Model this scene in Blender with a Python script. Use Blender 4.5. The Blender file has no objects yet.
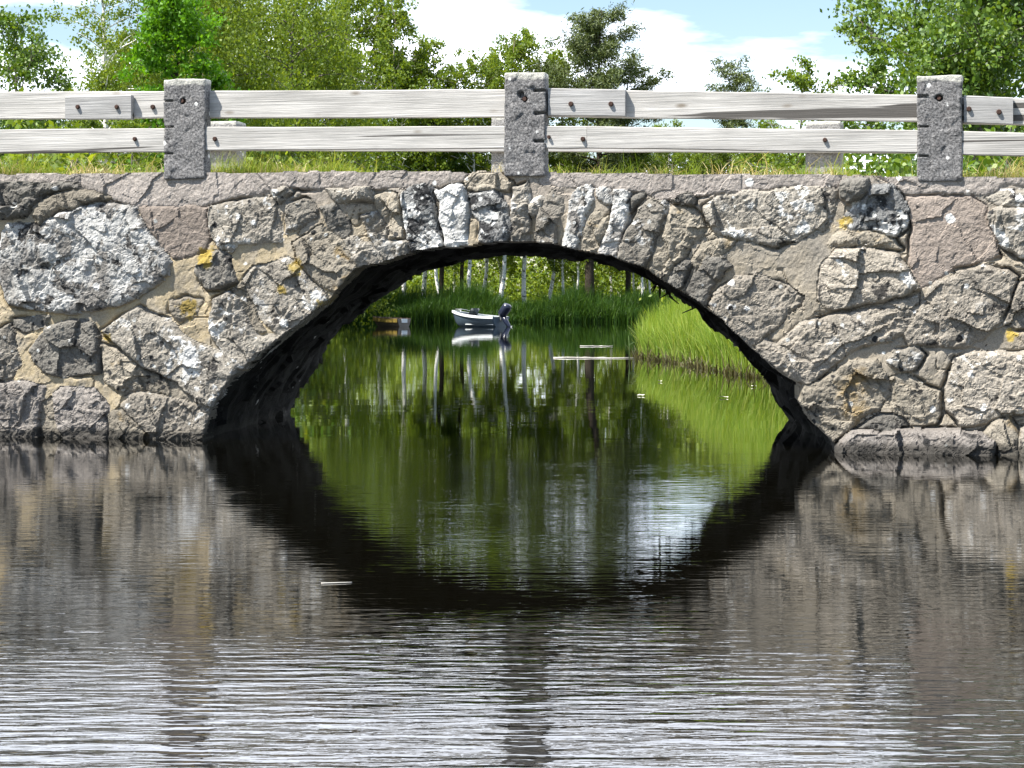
import bpy, math, random
import numpy as np
from mathutils import Vector

# ------------------------------------------------------------------ camera, sky, sun, exposure
S = bpy.context.scene
COL = S.collection
F, HOR, CAMZ = 2050.0, 305.0, 1.1
cam_d = bpy.data.cameras.new('camera')
cam = bpy.data.objects.new('camera', cam_d); COL.objects.link(cam)
cam.location = (0, 0, CAMZ); cam.rotation_euler = (math.radians(90), 0, 0)
cam_d.sensor_width = 36.0; cam_d.lens = 36.0 * F / 1024.0
cam_d.shift_y = -(384.0 - HOR) / 1024.0
cam_d.clip_start = 0.1; cam_d.clip_end = 6000
S.camera = cam

SUN_EL = math.radians(56)
SUN_H = Vector((-1.55, -0.80)).normalized()        # horizontal direction towards the sun
w = bpy.data.worlds.new('World'); S.world = w; w.use_nodes = True
nt = w.node_tree; nt.nodes.clear()
def N(t, typ, **kw):
    n = t.nodes.new(typ)
    for k, v in kw.items(): setattr(n, k, v)
    return n
out = N(nt, 'ShaderNodeOutputWorld'); bg = N(nt, 'ShaderNodeBackground')
sky = N(nt, 'ShaderNodeTexSky', sky_type='NISHITA', sun_disc=False)
sky.sun_elevation = SUN_EL; sky.sun_rotation = math.atan2(SUN_H.x, SUN_H.y)
sky.air_density = 1.0; sky.dust_density = 0.6; sky.ozone_density = 1.2
bg.inputs['Strength'].default_value = 0.085
# fair-weather clouds: noise on the sky dome, drawn out sideways
tc = N(nt, 'ShaderNodeTexCoord'); mp = N(nt, 'ShaderNodeMapping')
mp.inputs['Scale'].default_value = (2.2, 2.2, 9.0); mp.inputs['Location'].default_value = (0.55, 0.3, 0.63)
no = N(nt, 'ShaderNodeTexNoise'); no.inputs['Scale'].default_value = 2.0; no.inputs['Detail'].default_value = 7; no.inputs['Roughness'].default_value = 0.52
rp = N(nt, 'ShaderNodeValToRGB'); rp.color_ramp.elements[0].position = 0.46; rp.color_ramp.elements[1].position = 0.62
mx = N(nt, 'ShaderNodeMix', data_type='RGBA'); mx.inputs['B'].default_value = (16.5, 17.4, 19.4, 1)
nt.links.new(tc.outputs['Generated'], mp.inputs['Vector']); nt.links.new(mp.outputs[0], no.inputs['Vector'])
sxw = N(nt, 'ShaderNodeSeparateXYZ'); nt.links.new(tc.outputs['Generated'], sxw.inputs[0])
ahead = N(nt, 'ShaderNodeMath', operation='MULTIPLY_ADD'); ahead.inputs[1].default_value = 0.26; lift = N(nt, 'ShaderNodeMapRange', interpolation_type='SMOOTHSTEP'); lift.inputs[1].default_value = 0.13; lift.inputs[2].default_value = 0.24
nt.links.new(sxw.outputs[2], lift.inputs[0]); both = N(nt, 'ShaderNodeMath', operation='MULTIPLY'); nt.links.new(sxw.outputs[1], both.inputs[0]); nt.links.new(lift.outputs[0], both.inputs[1])
nt.links.new(both.outputs[0], ahead.inputs[0]); nt.links.new(no.outputs[0], ahead.inputs[2])
gap = N(nt, 'ShaderNodeValToRGB'); ge = gap.color_ramp.elements; ge[0].position = 0.116; ge[0].color = (0, 0, 0, 1); ge[1].position = 0.136; ge[1].color = (1, 1, 1, 1)
g2 = ge.new(0.16); g2.color = (1, 1, 1, 1); g3 = ge.new(0.185); g3.color = (0, 0, 0, 1); nt.links.new(sxw.outputs[2], gap.inputs[0])
less = N(nt, 'ShaderNodeMath', operation='MULTIPLY_ADD'); less.inputs[1].default_value = -0.075; nt.links.new(gap.outputs[0], less.inputs[0]); nt.links.new(ahead.outputs[0], less.inputs[2])
nt.links.new(less.outputs[0], rp.inputs[0]); nt.links.new(rp.outputs[0], mx.inputs['Factor'])
nt.links.new(sky.outputs[0], mx.inputs['A']); nt.links.new(mx.outputs['Result'], bg.inputs['Color']); nt.links.new(bg.outputs[0], out.inputs[0])

sun_d = bpy.data.lights.new('sun', 'SUN'); sun_d.energy = 5.0; sun_d.angle = math.radians(0.5); sun_d.color = (1.0, 0.955, 0.88)
sun = bpy.data.objects.new('sun', sun_d); COL.objects.link(sun)
trav = Vector((-SUN_H.x * math.cos(SUN_EL), -SUN_H.y * math.cos(SUN_EL), -math.sin(SUN_EL)))
sun.rotation_euler = trav.to_track_quat('-Z', 'Y').to_euler(); sun.location = (-40, -20, 60)

S.view_settings.view_transform = 'Standard'; S.view_settings.look = 'None'
S.view_settings.exposure = 1.22; S.view_settings.gamma = 1.0; S.view_settings.use_curve_mapping = False
S.render.engine = 'CYCLES'
S.cycles.max_bounces = 6; S.cycles.diffuse_bounces = 3; S.cycles.glossy_bounces = 3; S.cycles.transmission_bounces = 3
S.cycles.sample_clamp_indirect = 6.0
try:
    S.cycles.use_denoising = True; S.cycles.denoiser = 'OPENIMAGEDENOISE'
except Exception: pass

RNG = np.random.default_rng(7)

# ------------------------------------------------------------------ helpers
def thing(name, label, cat, loc=(0, 0, 0), rz=0.0, group=None):
    o = bpy.data.objects.new(name, None); COL.objects.link(o)
    o.location = loc; o.rotation_euler = (0, 0, rz); o.empty_display_size = 0.3
    tag(o, label, cat, group); return o
def tag(o, label=None, cat=None, group=None, kind=None):
    if label: o['label'] = label
    if cat: o['category'] = cat
    if group: o['group'] = group
    if kind: o['kind'] = kind
    return o
def npmesh(name, V, Q, T=None, smooth=False):
    """mesh from vertex array, quad array and optional triangle array"""
    me = bpy.data.meshes.new(name)
    V = np.asarray(V, np.float32).reshape(-1, 3); Q = np.asarray(Q, np.int32).reshape(-1, 4)
    T = np.zeros((0, 3), np.int32) if T is None else np.asarray(T, np.int32).reshape(-1, 3)
    me.vertices.add(len(V)); me.vertices.foreach_set('co', V.ravel())
    nl = Q.size + T.size; me.loops.add(nl)
    me.loops.foreach_set('vertex_index', np.concatenate([Q.ravel(), T.ravel()]).astype(np.int32))
    npoly = len(Q) + len(T); me.polygons.add(npoly)
    st = np.concatenate([np.arange(len(Q)) * 4, Q.size + np.arange(len(T)) * 3]).astype(np.int32)
    me.polygons.foreach_set('loop_start', st)
    me.polygons.foreach_set('loop_total', np.concatenate([np.full(len(Q), 4), np.full(len(T), 3)]).astype(np.int32))
    me.polygons.foreach_set('use_smooth', np.full(npoly, bool(smooth)))
    me.update(calc_edges=True); me.validate()
    return me
def obj(name, me, mat, parent=None, label=None):
    o = bpy.data.objects.new(name, me); COL.objects.link(o)
    if mat is not None:
        me.materials.clear(); me.materials.append(mat)
    if parent is not None: o.parent = parent
    if label: o['label'] = label
    return o

class MB:
    """collects quads / tris for one mesh"""
    def __init__(s): s.V = []; s.Q = []; s.T = []; s.n = 0
    def add(s, V, Q=(), T=()):
        V = np.asarray(V, float).reshape(-1, 3)
        if len(Q): s.Q.append(np.asarray(Q, int).reshape(-1, 4) + s.n)
        if len(T): s.T.append(np.asarray(T, int).reshape(-1, 3) + s.n)
        s.V.append(V); s.n += len(V)
    def tube(s, pts, radii, k=6, cap=True):
        pts = np.asarray(pts, float); n = len(pts); radii = np.asarray(radii, float) * np.ones(n)
        tan = np.gradient(pts, axis=0); tan /= np.linalg.norm(tan, axis=1)[:, None] + 1e-9
        ref = np.array([0, 0, 1.0]) if abs(tan[0, 2]) < 0.8 else np.array([1.0, 0, 0])
        a = np.cross(tan, ref); a /= np.linalg.norm(a, axis=1)[:, None] + 1e-9
        b = np.cross(tan, a)
        th = np.arange(k) / k * 2 * math.pi
        V = pts[:, None] + radii[:, None, None] * (a[:, None] * np.cos(th)[None, :, None] + b[:, None] * np.sin(th)[None, :, None])
        i, j = np.meshgrid(np.arange(n - 1), np.arange(k), indexing='ij')
        j2 = (j + 1) % k
        Q = np.stack([i * k + j, i * k + j2, (i + 1) * k + j2, (i + 1) * k + j], -1).reshape(-1, 4)
        V = V.reshape(-1, 3); T = []
        if cap:
            V = np.vstack([V, pts[0], pts[-1]])
            for q in range(k):
                q2 = (q + 1) % k
                T.append((n * k, q2, q)); T.append((n * k + 1, (n - 1) * k + q, (n - 1) * k + q2))
        s.add(V, Q, T)
    def box(s, lo, hi):
        x0, y0, z0 = lo; x1, y1, z1 = hi
        s.add([(x0,y0,z0),(x1,y0,z0),(x1,y1,z0),(x0,y1,z0),(x0,y0,z1),(x1,y0,z1),(x1,y1,z1),(x0,y1,z1)],
              [(0,3,2,1),(4,5,6,7),(0,1,5,4),(1,2,6,5),(2,3,7,6),(3,0,4,7)])
    def mesh(s, name, smooth=False):
        V = np.vstack(s.V); Q = np.vstack(s.Q) if s.Q else np.zeros((0, 4)); T = np.vstack(s.T) if s.T else None
        return npmesh(name, V, Q, T, smooth)
    def build(s, name, mat, parent=None, smooth=False, label=None): return obj(name, s.mesh(name, smooth), mat, parent, label)

_tabs = {}
def vnoise(x, y, seed=0):
    t = _tabs.get(seed)
    if t is None: t = _tabs[seed] = np.random.default_rng(1000 + seed).random((256, 256)) * 2 - 1
    xi = np.floor(x).astype(int); yi = np.floor(y).astype(int); fx = x - xi; fy = y - yi
    fx = fx * fx * (3 - 2 * fx); fy = fy * fy * (3 - 2 * fy)
    a = t[xi & 255, yi & 255]; b = t[(xi + 1) & 255, yi & 255]; c = t[xi & 255, (yi + 1) & 255]; d = t[(xi + 1) & 255, (yi + 1) & 255]
    return (a * (1 - fx) + b * fx) * (1 - fy) + (c * (1 - fx) + d * fx) * fy
def fbm(x, y, sc, oct=4, seed=0, gain=0.5):
    r = 0; a = 1.0; tot = 0
    for k in range(oct):
        r = r + a * vnoise(x * sc + 13.7 * k, y * sc + 7.1 * k, seed + k); tot += a; a *= gain; sc *= 2.03
    return r / tot
def facets(x, y, cell, seed):
    """broken-rock facets: every cell of a jittered lattice is a tilted plane"""
    r = np.random.default_rng(500 + seed); J = r.random((128, 128, 2)); G = r.normal(0, 1, (128, 128, 3))
    gx = np.floor(x / cell).astype(int); gy = np.floor(y / cell).astype(int)
    best = np.full(x.shape, 9e9); res = np.zeros(x.shape)
    for dx in (-1, 0, 1):
        for dy in (-1, 0, 1):
            ix = (gx + dx); iy = (gy + dy); j = J[ix & 127, iy & 127]; g = G[ix & 127, iy & 127]
            px = x / cell - ix - j[..., 0]; py = y / cell - iy - j[..., 1]
            d = px * px + py * py; v = g[..., 0] * px + g[..., 1] * py + 0.5 * g[..., 2]
            m = d < best; best = np.where(m, d, best); res = np.where(m, v, res)
    return res

# ------------------------------------------------------------------ materials
def newmat(name):
    m = bpy.data.materials.new(name); m.use_nodes = True; t = m.node_tree; t.nodes.clear()
    o = N(t, 'ShaderNodeOutputMaterial'); b = N(t, 'ShaderNodeBsdfPrincipled'); t.links.new(b.outputs[0], o.inputs[0])
    return m, t, b, o
def noise(t, vec, scale, detail=4, rough=0.55, dist=0.0, stretch=None):
    n = N(t, 'ShaderNodeTexNoise'); n.inputs['Scale'].default_value = scale; n.inputs['Detail'].default_value = detail
    n.inputs['Roughness'].default_value = rough; n.inputs['Distortion'].default_value = dist
    if stretch:
        mp = N(t, 'ShaderNodeMapping'); mp.inputs['Scale'].default_value = stretch; t.links.new(vec, mp.inputs[0]); vec = mp.outputs[0]
    t.links.new(vec, n.inputs['Vector']); return n.outputs[0]
def ramp(t, fac, a, b, ca=(0, 0, 0, 1), cb=(1, 1, 1, 1)):
    r = N(t, 'ShaderNodeValToRGB'); e = r.color_ramp.elements
    e[0].position = a; e[1].position = b; e[0].color = ca; e[1].color = cb; t.links.new(fac, r.inputs[0]); return r.outputs[0]
def mixc(t, fac, a, b, blend='MIX'):
    m = N(t, 'ShaderNodeMix', data_type='RGBA', blend_type=blend)
    for s, v in (('Factor', fac), ('A', a), ('B', b)):
        if isinstance(v, (int, float)): m.inputs[s].default_value = v
        elif isinstance(v, tuple): m.inputs[s].default_value = v if len(v) == 4 else (*v, 1)
        else: t.links.new(v, m.inputs[s])
    return m.outputs['Result']
def mth(t, op, a, b=None, c=None):
    m = N(t, 'ShaderNodeMath', operation=op)
    for i, v in enumerate((a, b, c)):
        if v is None: continue
        if isinstance(v, (int, float)): m.inputs[i].default_value = v
        else: t.links.new(v, m.inputs[i])
    return m.outputs[0]
def bump(t, b, height, dist, strength=1.0):
    n = N(t, 'ShaderNodeBump'); n.inputs['Distance'].default_value = dist; n.inputs['Strength'].default_value = strength
    t.links.new(height, n.inputs['Height']); t.links.new(n.outputs[0], b.inputs['Normal'])
def spots(t, vec, scale, share, rmax, seed=0.0):
    """round crustose lichen spots: only some voronoi cells carry one, each with its own size"""
    wob = noise(t, vec, scale * 4, 2); mpv = N(t, 'ShaderNodeVectorMath', operation='ADD')
    mpv.inputs[1].default_value = (seed, seed * 1.7, seed * 0.3); t.links.new(vec, mpv.inputs[0])
    v = N(t, 'ShaderNodeTexVoronoi'); v.inputs['Scale'].default_value = scale; t.links.new(mpv.outputs[0], v.inputs['Vector'])
    sep = N(t, 'ShaderNodeSeparateColor'); t.links.new(v.outputs['Color'], sep.inputs[0])
    rad = mth(t, 'MULTIPLY', mth(t, 'SUBTRACT', sep.outputs[0], 1 - share), rmax / share)
    d = mth(t, 'ADD', v.outputs['Distance'], mth(t, 'MULTIPLY', mth(t, 'SUBTRACT', wob, 0.5), 0.25))
    m = mth(t, 'MULTIPLY', mth(t, 'SUBTRACT', rad, d), 14.0); m.node.use_clamp = True
    return m
YELLOW = [(-1.537, 1.068, 0.100), (-1.776, 1.415, 0.085), (-2.564, 1.484, 0.100), (-2.723, 1.075, 0.100), (-1.896, 1.221, 0.060), (2.601, 1.726, 0.070), (-3.453, 0.827, 0.060), (3.803, 0.878, 0.070)]      # u, z, radius of the yellow lichen colonies on the wall
def yellow_lichen(t, tc, col):
    mp = N(t, 'ShaderNodeMapping'); mp.inputs['Scale'].default_value = (1, 0, 1); t.links.new(tc, mp.inputs[0]); wob = noise(t, tc, 14, 4, 0.65)
    for u0, z0, rad in YELLOW:
        d = N(t, 'ShaderNodeVectorMath', operation='DISTANCE'); d.inputs[1].default_value = (u0, 0, z0); t.links.new(mp.outputs[0], d.inputs[0])
        e = mth(t, 'ADD', d.outputs['Value'], mth(t, 'MULTIPLY', mth(t, 'SUBTRACT', wob, 0.5), rad * 2.4))
        col = mixc(t, mth(t, 'MULTIPLY', ramp(t, e, rad * 0.55, rad * 0.9, (1, 1, 1, 1), (0, 0, 0, 1)), 0.8), col, (0.42, 0.30, 0.045))
    return col
def stone_mat(name, c1, c2, lichen=0.0, dark=0.0, ochre=0.0, sp=0.22, speck=0.35):
    m, t, b, o = newmat(name)
    tc = N(t, 'ShaderNodeTexCoord').outputs['Object']
    oi = N(t, 'ShaderNodeObjectInfo')
    col = mixc(t, ramp(t, noise(t, tc, 4.5, 6, 0.6), 0.36, 0.64), c1, c2)
    # a bedding streak and mineral speckle
    col = mixc(t, mth(t, 'MULTIPLY', ramp(t, noise(t, tc, 5, 4, 0.6, 0.6, (1.0, 1, 3.2)), 0.5, 0.72), 0.35), col, tuple(x * 0.62 for x in c1))
    g = ramp(t, noise(t, tc, 75, 2, 0.7), 0.33, 0.68)
    col = mixc(t, speck, col, mixc(t, g, tuple(x * 0.45 for x in c1), tuple(min(0.8, x * 1.7) for x in c2)))
    if dark: col = mixc(t, mth(t, 'MULTIPLY', ramp(t, noise(t, tc, 7, 5, 0.68, 0.4), 0.60 - 0.2 * dark, 0.66 - 0.18 * dark), 0.9), col, (0.02, 0.02, 0.022))
    if ochre: col = mixc(t, mth(t, 'MULTIPLY', ramp(t, noise(t, tc, 3.1, 4, 0.6), 0.62 - 0.2 * ochre, 0.74 - 0.2 * ochre), 0.7), col, (0.42, 0.27, 0.07))
    if lichen: 
        pm = ramp(t, noise(t, tc, 6.5, 6, 0.66, 0.3), 0.66 - 0.3 * lichen, 0.69 - 0.3 * lichen)
        pm2 = ramp(t, noise(t, tc, 2.2, 2, 0.5), 0.35, 0.55)
        col = mixc(t, mth(t, 'MULTIPLY', pm, pm2), col, mixc(t, ramp(t, noise(t, tc, 40, 2), .35, .6), (0.68, 0.675, 0.65), (0.92, 0.91, 0.87)))
    col = mixc(t, spots(t, tc, 8.0, sp, 0.34), col, (0.95, 0.95, 0.92))
    col = mixc(t, spots(t, tc, 17.0, sp * 0.8, 0.36, 3.3), col, (0.66, 0.67, 0.64))
    col = mixc(t, spots(t, tc, 13.0, 0.10, 0.4, 8.1), col, (0.045, 0.045, 0.045))
    if name != 'damp_shaded_arch_stone': col = yellow_lichen(t, tc, col)
    hsv = N(t, 'ShaderNodeHueSaturation'); t.links.new(col, hsv.inputs['Color'])
    t.links.new(mth(t, 'MULTIPLY_ADD', oi.outputs['Random'], 0.30, 0.46), hsv.inputs['Value']); col = hsv.outputs[0]
    # wet, algae-dark band just over the water
    sx = N(t, 'ShaderNodeSeparateXYZ'); t.links.new(tc, sx.inputs[0])
    wet = mth(t, 'ADD', sx.outputs[2], mth(t, 'MULTIPLY', noise(t, tc, 5, 3), -0.10))
    wf = ramp(t, wet, 0.0, 0.045, (1, 1, 1, 1), (0, 0, 0, 1))
    col = mixc(t, mth(t, 'MULTIPLY', wf, 0.85), col, (0.03, 0.028, 0.024))
    t.links.new(col, b.inputs['Base Color']); b.inputs['Roughness'].default_value = 0.9
    b.inputs['Specular IOR Level'].default_value = 0.25
    bh = mth(t, 'ADD', noise(t, tc, 38, 5, 0.7), mth(t, 'MULTIPLY', g, 0.25))
    bump(t, b, bh, 0.014, 0.9)
    return m
M = {}
M['grey'] = stone_mat('grey_stone', (0.25, 0.225, 0.19), (0.44, 0.405, 0.345), lichen=0.36, dark=0.10)
M['dark'] = stone_mat('dark_slate', (0.14, 0.13, 0.115), (0.285, 0.268, 0.235), dark=0.1, sp=0.1)
M['pink'] = stone_mat('pink_granite', (0.285, 0.255, 0.21), (0.45, 0.405, 0.34), lichen=0.16, dark=0.05, sp=0.16, speck=0.45)
M['smooth'] = stone_mat('dressed_pink_block', (0.34, 0.285, 0.24), (0.42, 0.355, 0.305), sp=0.08, speck=0.25)
M['tan'] = stone_mat('tan_stone', (0.30, 0.265, 0.21), (0.43, 0.385, 0.31), dark=0.03, ochre=0.12, sp=0.1)
M['lichen'] = stone_mat('lichen_boulder', (0.25, 0.235, 0.215), (0.43, 0.405, 0.37), lichen=0.70, dark=0.25, sp=0.6)
M['white'] = stone_mat('white_lichen_stone', (0.3, 0.3, 0.29), (0.5, 0.5, 0.48), lichen=1.0, dark=0.1, sp=0.5)
M['blotch'] = stone_mat('blotched_stone', (0.13, 0.13, 0.13), (0.33, 0.33, 0.32), lichen=0.42, dark=0.6, sp=0.5)
M['ledge'] = stone_mat('ledge_stone', (0.21, 0.188, 0.17), (0.40, 0.365, 0.33), dark=0.2, sp=0.03)
M['soffit'] = stone_mat('damp_shaded_arch_stone', (0.006, 0.0055, 0.005), (0.016, 0.015, 0.013), dark=0.3, sp=0.02)  # damp stone, with the shade under the arch put into its near-black colour

def mortar_mat():
    m, t, b, o = newmat('old_mortar')
    tc = N(t, 'ShaderNodeTexCoord').outputs['Object']
    sx = N(t, 'ShaderNodeSeparateXYZ'); t.links.new(tc, sx.inputs[0])
    side = mth(t, 'ADD', mth(t, 'MULTIPLY', sx.outputs[0], 0.12), mth(t, 'MULTIPLY', noise(t, tc, 1.4, 3), 1.0))
    col = mixc(t, ramp(t, side, 0.25, 0.75), (0.35, 0.28, 0.165), (0.24, 0.208, 0.158))
    top = mth(t, 'ADD', sx.outputs[2], mth(t, 'MULTIPLY', noise(t, tc, 2.5, 3), 0.5))
    col = mixc(t, ramp(t, mth(t, 'MULTIPLY', top, 0.3), 0.58, 0.66), col, (0.235, 0.207, 0.178))
    col = mixc(t, mth(t, 'MULTIPLY', ramp(t, noise(t, tc, 9, 5, 0.65), 0.5, 0.72), 0.55), col, (0.2, 0.175, 0.14))
    col = mixc(t, mth(t, 'MULTIPLY', ramp(t, noise(t, tc, 3.3, 4, 0.6), 0.64, 0.76), 0.55), col, (0.42, 0.31, 0.12))
    col = mixc(t, mth(t, 'MULTIPLY', ramp(t, noise(t, tc, 2.4, 6, 0.62, 0.5), 0.47, 0.62), 0.7), col, (0.19, 0.178, 0.158))
    col = mixc(t, 0.22, col, mixc(t, ramp(t, noise(t, tc, 110, 2), 0.35, 0.65), (0.14, 0.12, 0.1), (0.6, 0.54, 0.45)))
    col = yellow_lichen(t, tc, col)
    col = mixc(t, spots(t, tc, 9.0, 0.12, 0.3, 5.0), col, (0.72, 0.72, 0.68))
    wet = mth(t, 'ADD', sx.outputs[2], mth(t, 'MULTIPLY', noise(t, tc, 5, 3), -0.10))
    col = mixc(t, mth(t, 'MULTIPLY', ramp(t, wet, 0.0, 0.045, (1, 1, 1, 1), (0, 0, 0, 1)), 0.85), col, (0.03, 0.028, 0.024))
    t.links.new(col, b.inputs['Base Color']); b.inputs['Roughness'].default_value = 0.95; b.inputs['Specular IOR Level'].default_value = 0.15
    bump(t, b, noise(t, tc, 30, 5, 0.65), 0.007, 0.8)
    return m
M['mortar'] = mortar_mat()
def coping_mat():
    m, t, b, o = newmat('coping_concrete')
    tc = N(t, 'ShaderNodeTexCoord').outputs['Object']
    col = mixc(t, ramp(t, noise(t, tc, 3, 5, 0.6), 0.38, 0.65), (0.215, 0.187, 0.162), (0.285, 0.25, 0.22))
    col = mixc(t, 0.4, col, mixc(t, ramp(t, noise(t, tc, 95, 2, 0.7), 0.3, 0.7), (0.14, 0.12, 0.11), (0.6, 0.56, 0.52)))
    col = mixc(t, mth(t, 'MULTIPLY', ramp(t, noise(t, tc, 5, 4, 0.6, 0, (2.5, 1, 0.6)), 0.52, 0.7), 0.5), col, (0.15, 0.135, 0.125))
    col = mixc(t, spots(t, tc, 8.0, 0.14, 0.3, 2.0), col, (0.72, 0.72, 0.68))
    t.links.new(col, b.inputs['Base Color']); b.inputs['Roughness'].default_value = 0.95; b.inputs['Specular IOR Level'].default_value = 0.15
    bump(t, b, noise(t, tc, 45, 5, 0.7), 0.012, 0.8); return m
M['coping'] = coping_mat()
def granite_mat(name, c1, c2):
    m, t, b, o = newmat(name)
    tc = N(t, 'ShaderNodeTexCoord').outputs['Object']
    col = mixc(t, ramp(t, noise(t, tc, 9, 5, 0.6), 0.35, 0.65), c1, c2)
    col = mixc(t, 0.55, col, mixc(t, ramp(t, noise(t, tc, 60, 3, 0.7), 0.36, 0.64), (0.03, 0.03, 0.032), (0.40, 0.39, 0.385)))
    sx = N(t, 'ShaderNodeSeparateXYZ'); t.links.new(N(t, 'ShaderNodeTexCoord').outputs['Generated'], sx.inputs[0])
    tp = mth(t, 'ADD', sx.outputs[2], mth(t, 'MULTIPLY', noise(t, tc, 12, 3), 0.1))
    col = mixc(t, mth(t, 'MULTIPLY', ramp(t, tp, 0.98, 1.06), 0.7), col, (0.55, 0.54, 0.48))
    col = mixc(t, spots(t, tc, 14.0, 0.2, 0.32, 1.0), col, (0.68, 0.68, 0.66))
    t.links.new(col, b.inputs['Base Color']); b.inputs['Roughness'].default_value = 0.88; b.inputs['Specular IOR Level'].default_value = 0.3
    bump(t, b, noise(t, tc, 45, 5, 0.7), 0.02, 0.9); return m
M['granite'] = granite_mat('granite_post', (0.06, 0.059, 0.06), (0.125, 0.122, 0.122))
M['granite_pale'] = granite_mat('pale_granite_post', (0.22, 0.215, 0.20), (0.34, 0.33, 0.31))
def wood_mat(name, c1, c2, crack=1.0):
    m, t, b, o = newmat(name)
    tc = N(t, 'ShaderNodeTexCoord').outputs['Object']; oi = N(t, 'ShaderNodeObjectInfo')
    va = N(t, 'ShaderNodeVectorMath', operation='ADD'); t.links.new(tc, va.inputs[0])
    cb = N(t, 'ShaderNodeCombineXYZ'); t.links.new(mth(t, 'MULTIPLY', oi.outputs['Random'], 37.0), cb.inputs[0]); t.links.new(mth(t, 'MULTIPLY', oi.outputs['Random'], 11.0), cb.inputs[2])
    t.links.new(cb.outputs[0], va.inputs[1]); tc = va.outputs[0]
    g = noise(t, tc, 16, 6, 0.65, 0.6, (0.06, 1, 4.0)); g2 = noise(t, tc, 70, 3, 0.6, 0.2, (0.03, 1, 2.5))
    col = mixc(t, ramp(t, g, 0.35, 0.65), c1, c2)
    col = mixc(t, mth(t, 'MULTIPLY', ramp(t, g2, 0.50, 0.72), 0.6), col, tuple(x * 0.5 for x in c1))
    col = mixc(t, mth(t, 'MULTIPLY', ramp(t, noise(t, tc, 2.2, 5, 0.6, 0.3, (0.5, 1, 2.5)), 0.42, 0.66), 0.6), col, tuple(x * 0.62 for x in c1))
    col = mixc(t, mth(t, 'MULTIPLY', ramp(t, noise(t, tc, 5, 3, 0.5, 1.2, (0.022, 1, 1.3)), 0.63, 0.645), 0.9 * crack), col, (0.05, 0.045, 0.04))
    kn = N(t, 'ShaderNodeTexVoronoi'); kn.inputs['Scale'].default_value = 3.2
    mpk = N(t, 'ShaderNodeMapping'); mpk.inputs['Scale'].default_value = (0.55, 0.3, 1.4); t.links.new(tc, mpk.inputs[0]); t.links.new(mpk.outputs[0], kn.inputs[0])
    col = mixc(t, mth(t, 'MULTIPLY', ramp(t, kn.outputs['Distance'], 0.035, 0.11, (1, 1, 1, 1), (0, 0, 0, 1)), 0.85), col, (0.17, 0.14, 0.105))
    t.links.new(col, b.inputs['Base Color']); b.inputs['Roughness'].default_value = 0.85; b.inputs['Specular IOR Level'].default_value = 0.2
    bump(t, b, mth(t, 'ADD', g, g2), 0.006, 0.7); return m
M['wood'] = wood_mat('weathered_board', (0.40, 0.385, 0.36), (0.57, 0.55, 0.52))
M['wood_grey'] = wood_mat('grey_splice_board', (0.30, 0.295, 0.285), (0.45, 0.44, 0.43))
def plain(name, col, rough=0.6, metal=0.0, var=0.25, sc=8.0, spec=0.4):
    m, t, b, o = newmat(name)
    tc = N(t, 'ShaderNodeTexCoord').outputs['Object']
    c = mixc(t, ramp(t, noise(t, tc, sc, 5, 0.6), 0.3, 0.7), tuple(x * (1 - var) for x in col), tuple(min(1, x * (1 + var)) for x in col))
    t.links.new(c, b.inputs['Base Color']); b.inputs['Roughness'].default_value = rough; b.inputs['Metallic'].default_value = metal
    b.inputs['Specular IOR Level'].default_value = spec
    return m
M['rust'] = plain('rusty_iron', (0.055, 0.028, 0.02), 0.8, 0.2, 0.5, 60)
M['hole'] = plain('dark_hole', (0.012, 0.010, 0.009), 0.95)
M['ground'] = plain('bank_soil_and_turf', (0.055, 0.07, 0.025), 0.95, 0, 0.5, 0.6, 0.1)
M['gravel'] = plain('gravel_road', (0.30, 0.27, 0.23), 0.95, 0, 0.25, 30, 0.1)
M['bark_dark'] = plain('dark_bark', (0.045, 0.036, 0.028), 0.95, 0, 0.5, 9, 0.1)
M['bark_grey'] = plain('grey_bark', (0.14, 0.125, 0.11), 0.95, 0, 0.4, 9, 0.1)
def birch_mat():
    m, t, b, o = newmat('birch_bark')
    tc = N(t, 'ShaderNodeTexCoord').outputs['Object']
    d = ramp(t, noise(t, tc, 3.0, 4, 0.65, 0.2, (1.0, 1.0, 2.2)), 0.56, 0.62)
    sx = N(t, 'ShaderNodeSeparateXYZ'); t.links.new(tc, sx.inputs[0])
    hi = ramp(t, mth(t, 'MULTIPLY', sx.outputs[2], 0.05), 0.6, 0.9)
    col = mixc(t, d, (0.78, 0.76, 0.72), (0.05, 0.045, 0.04)); col = mixc(t, hi, col, (0.13, 0.10, 0.08))
    t.links.new(col, b.inputs['Base Color']); b.inputs['Roughness'].default_value = 0.8; return m
M['birch'] = birch_mat()
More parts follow.
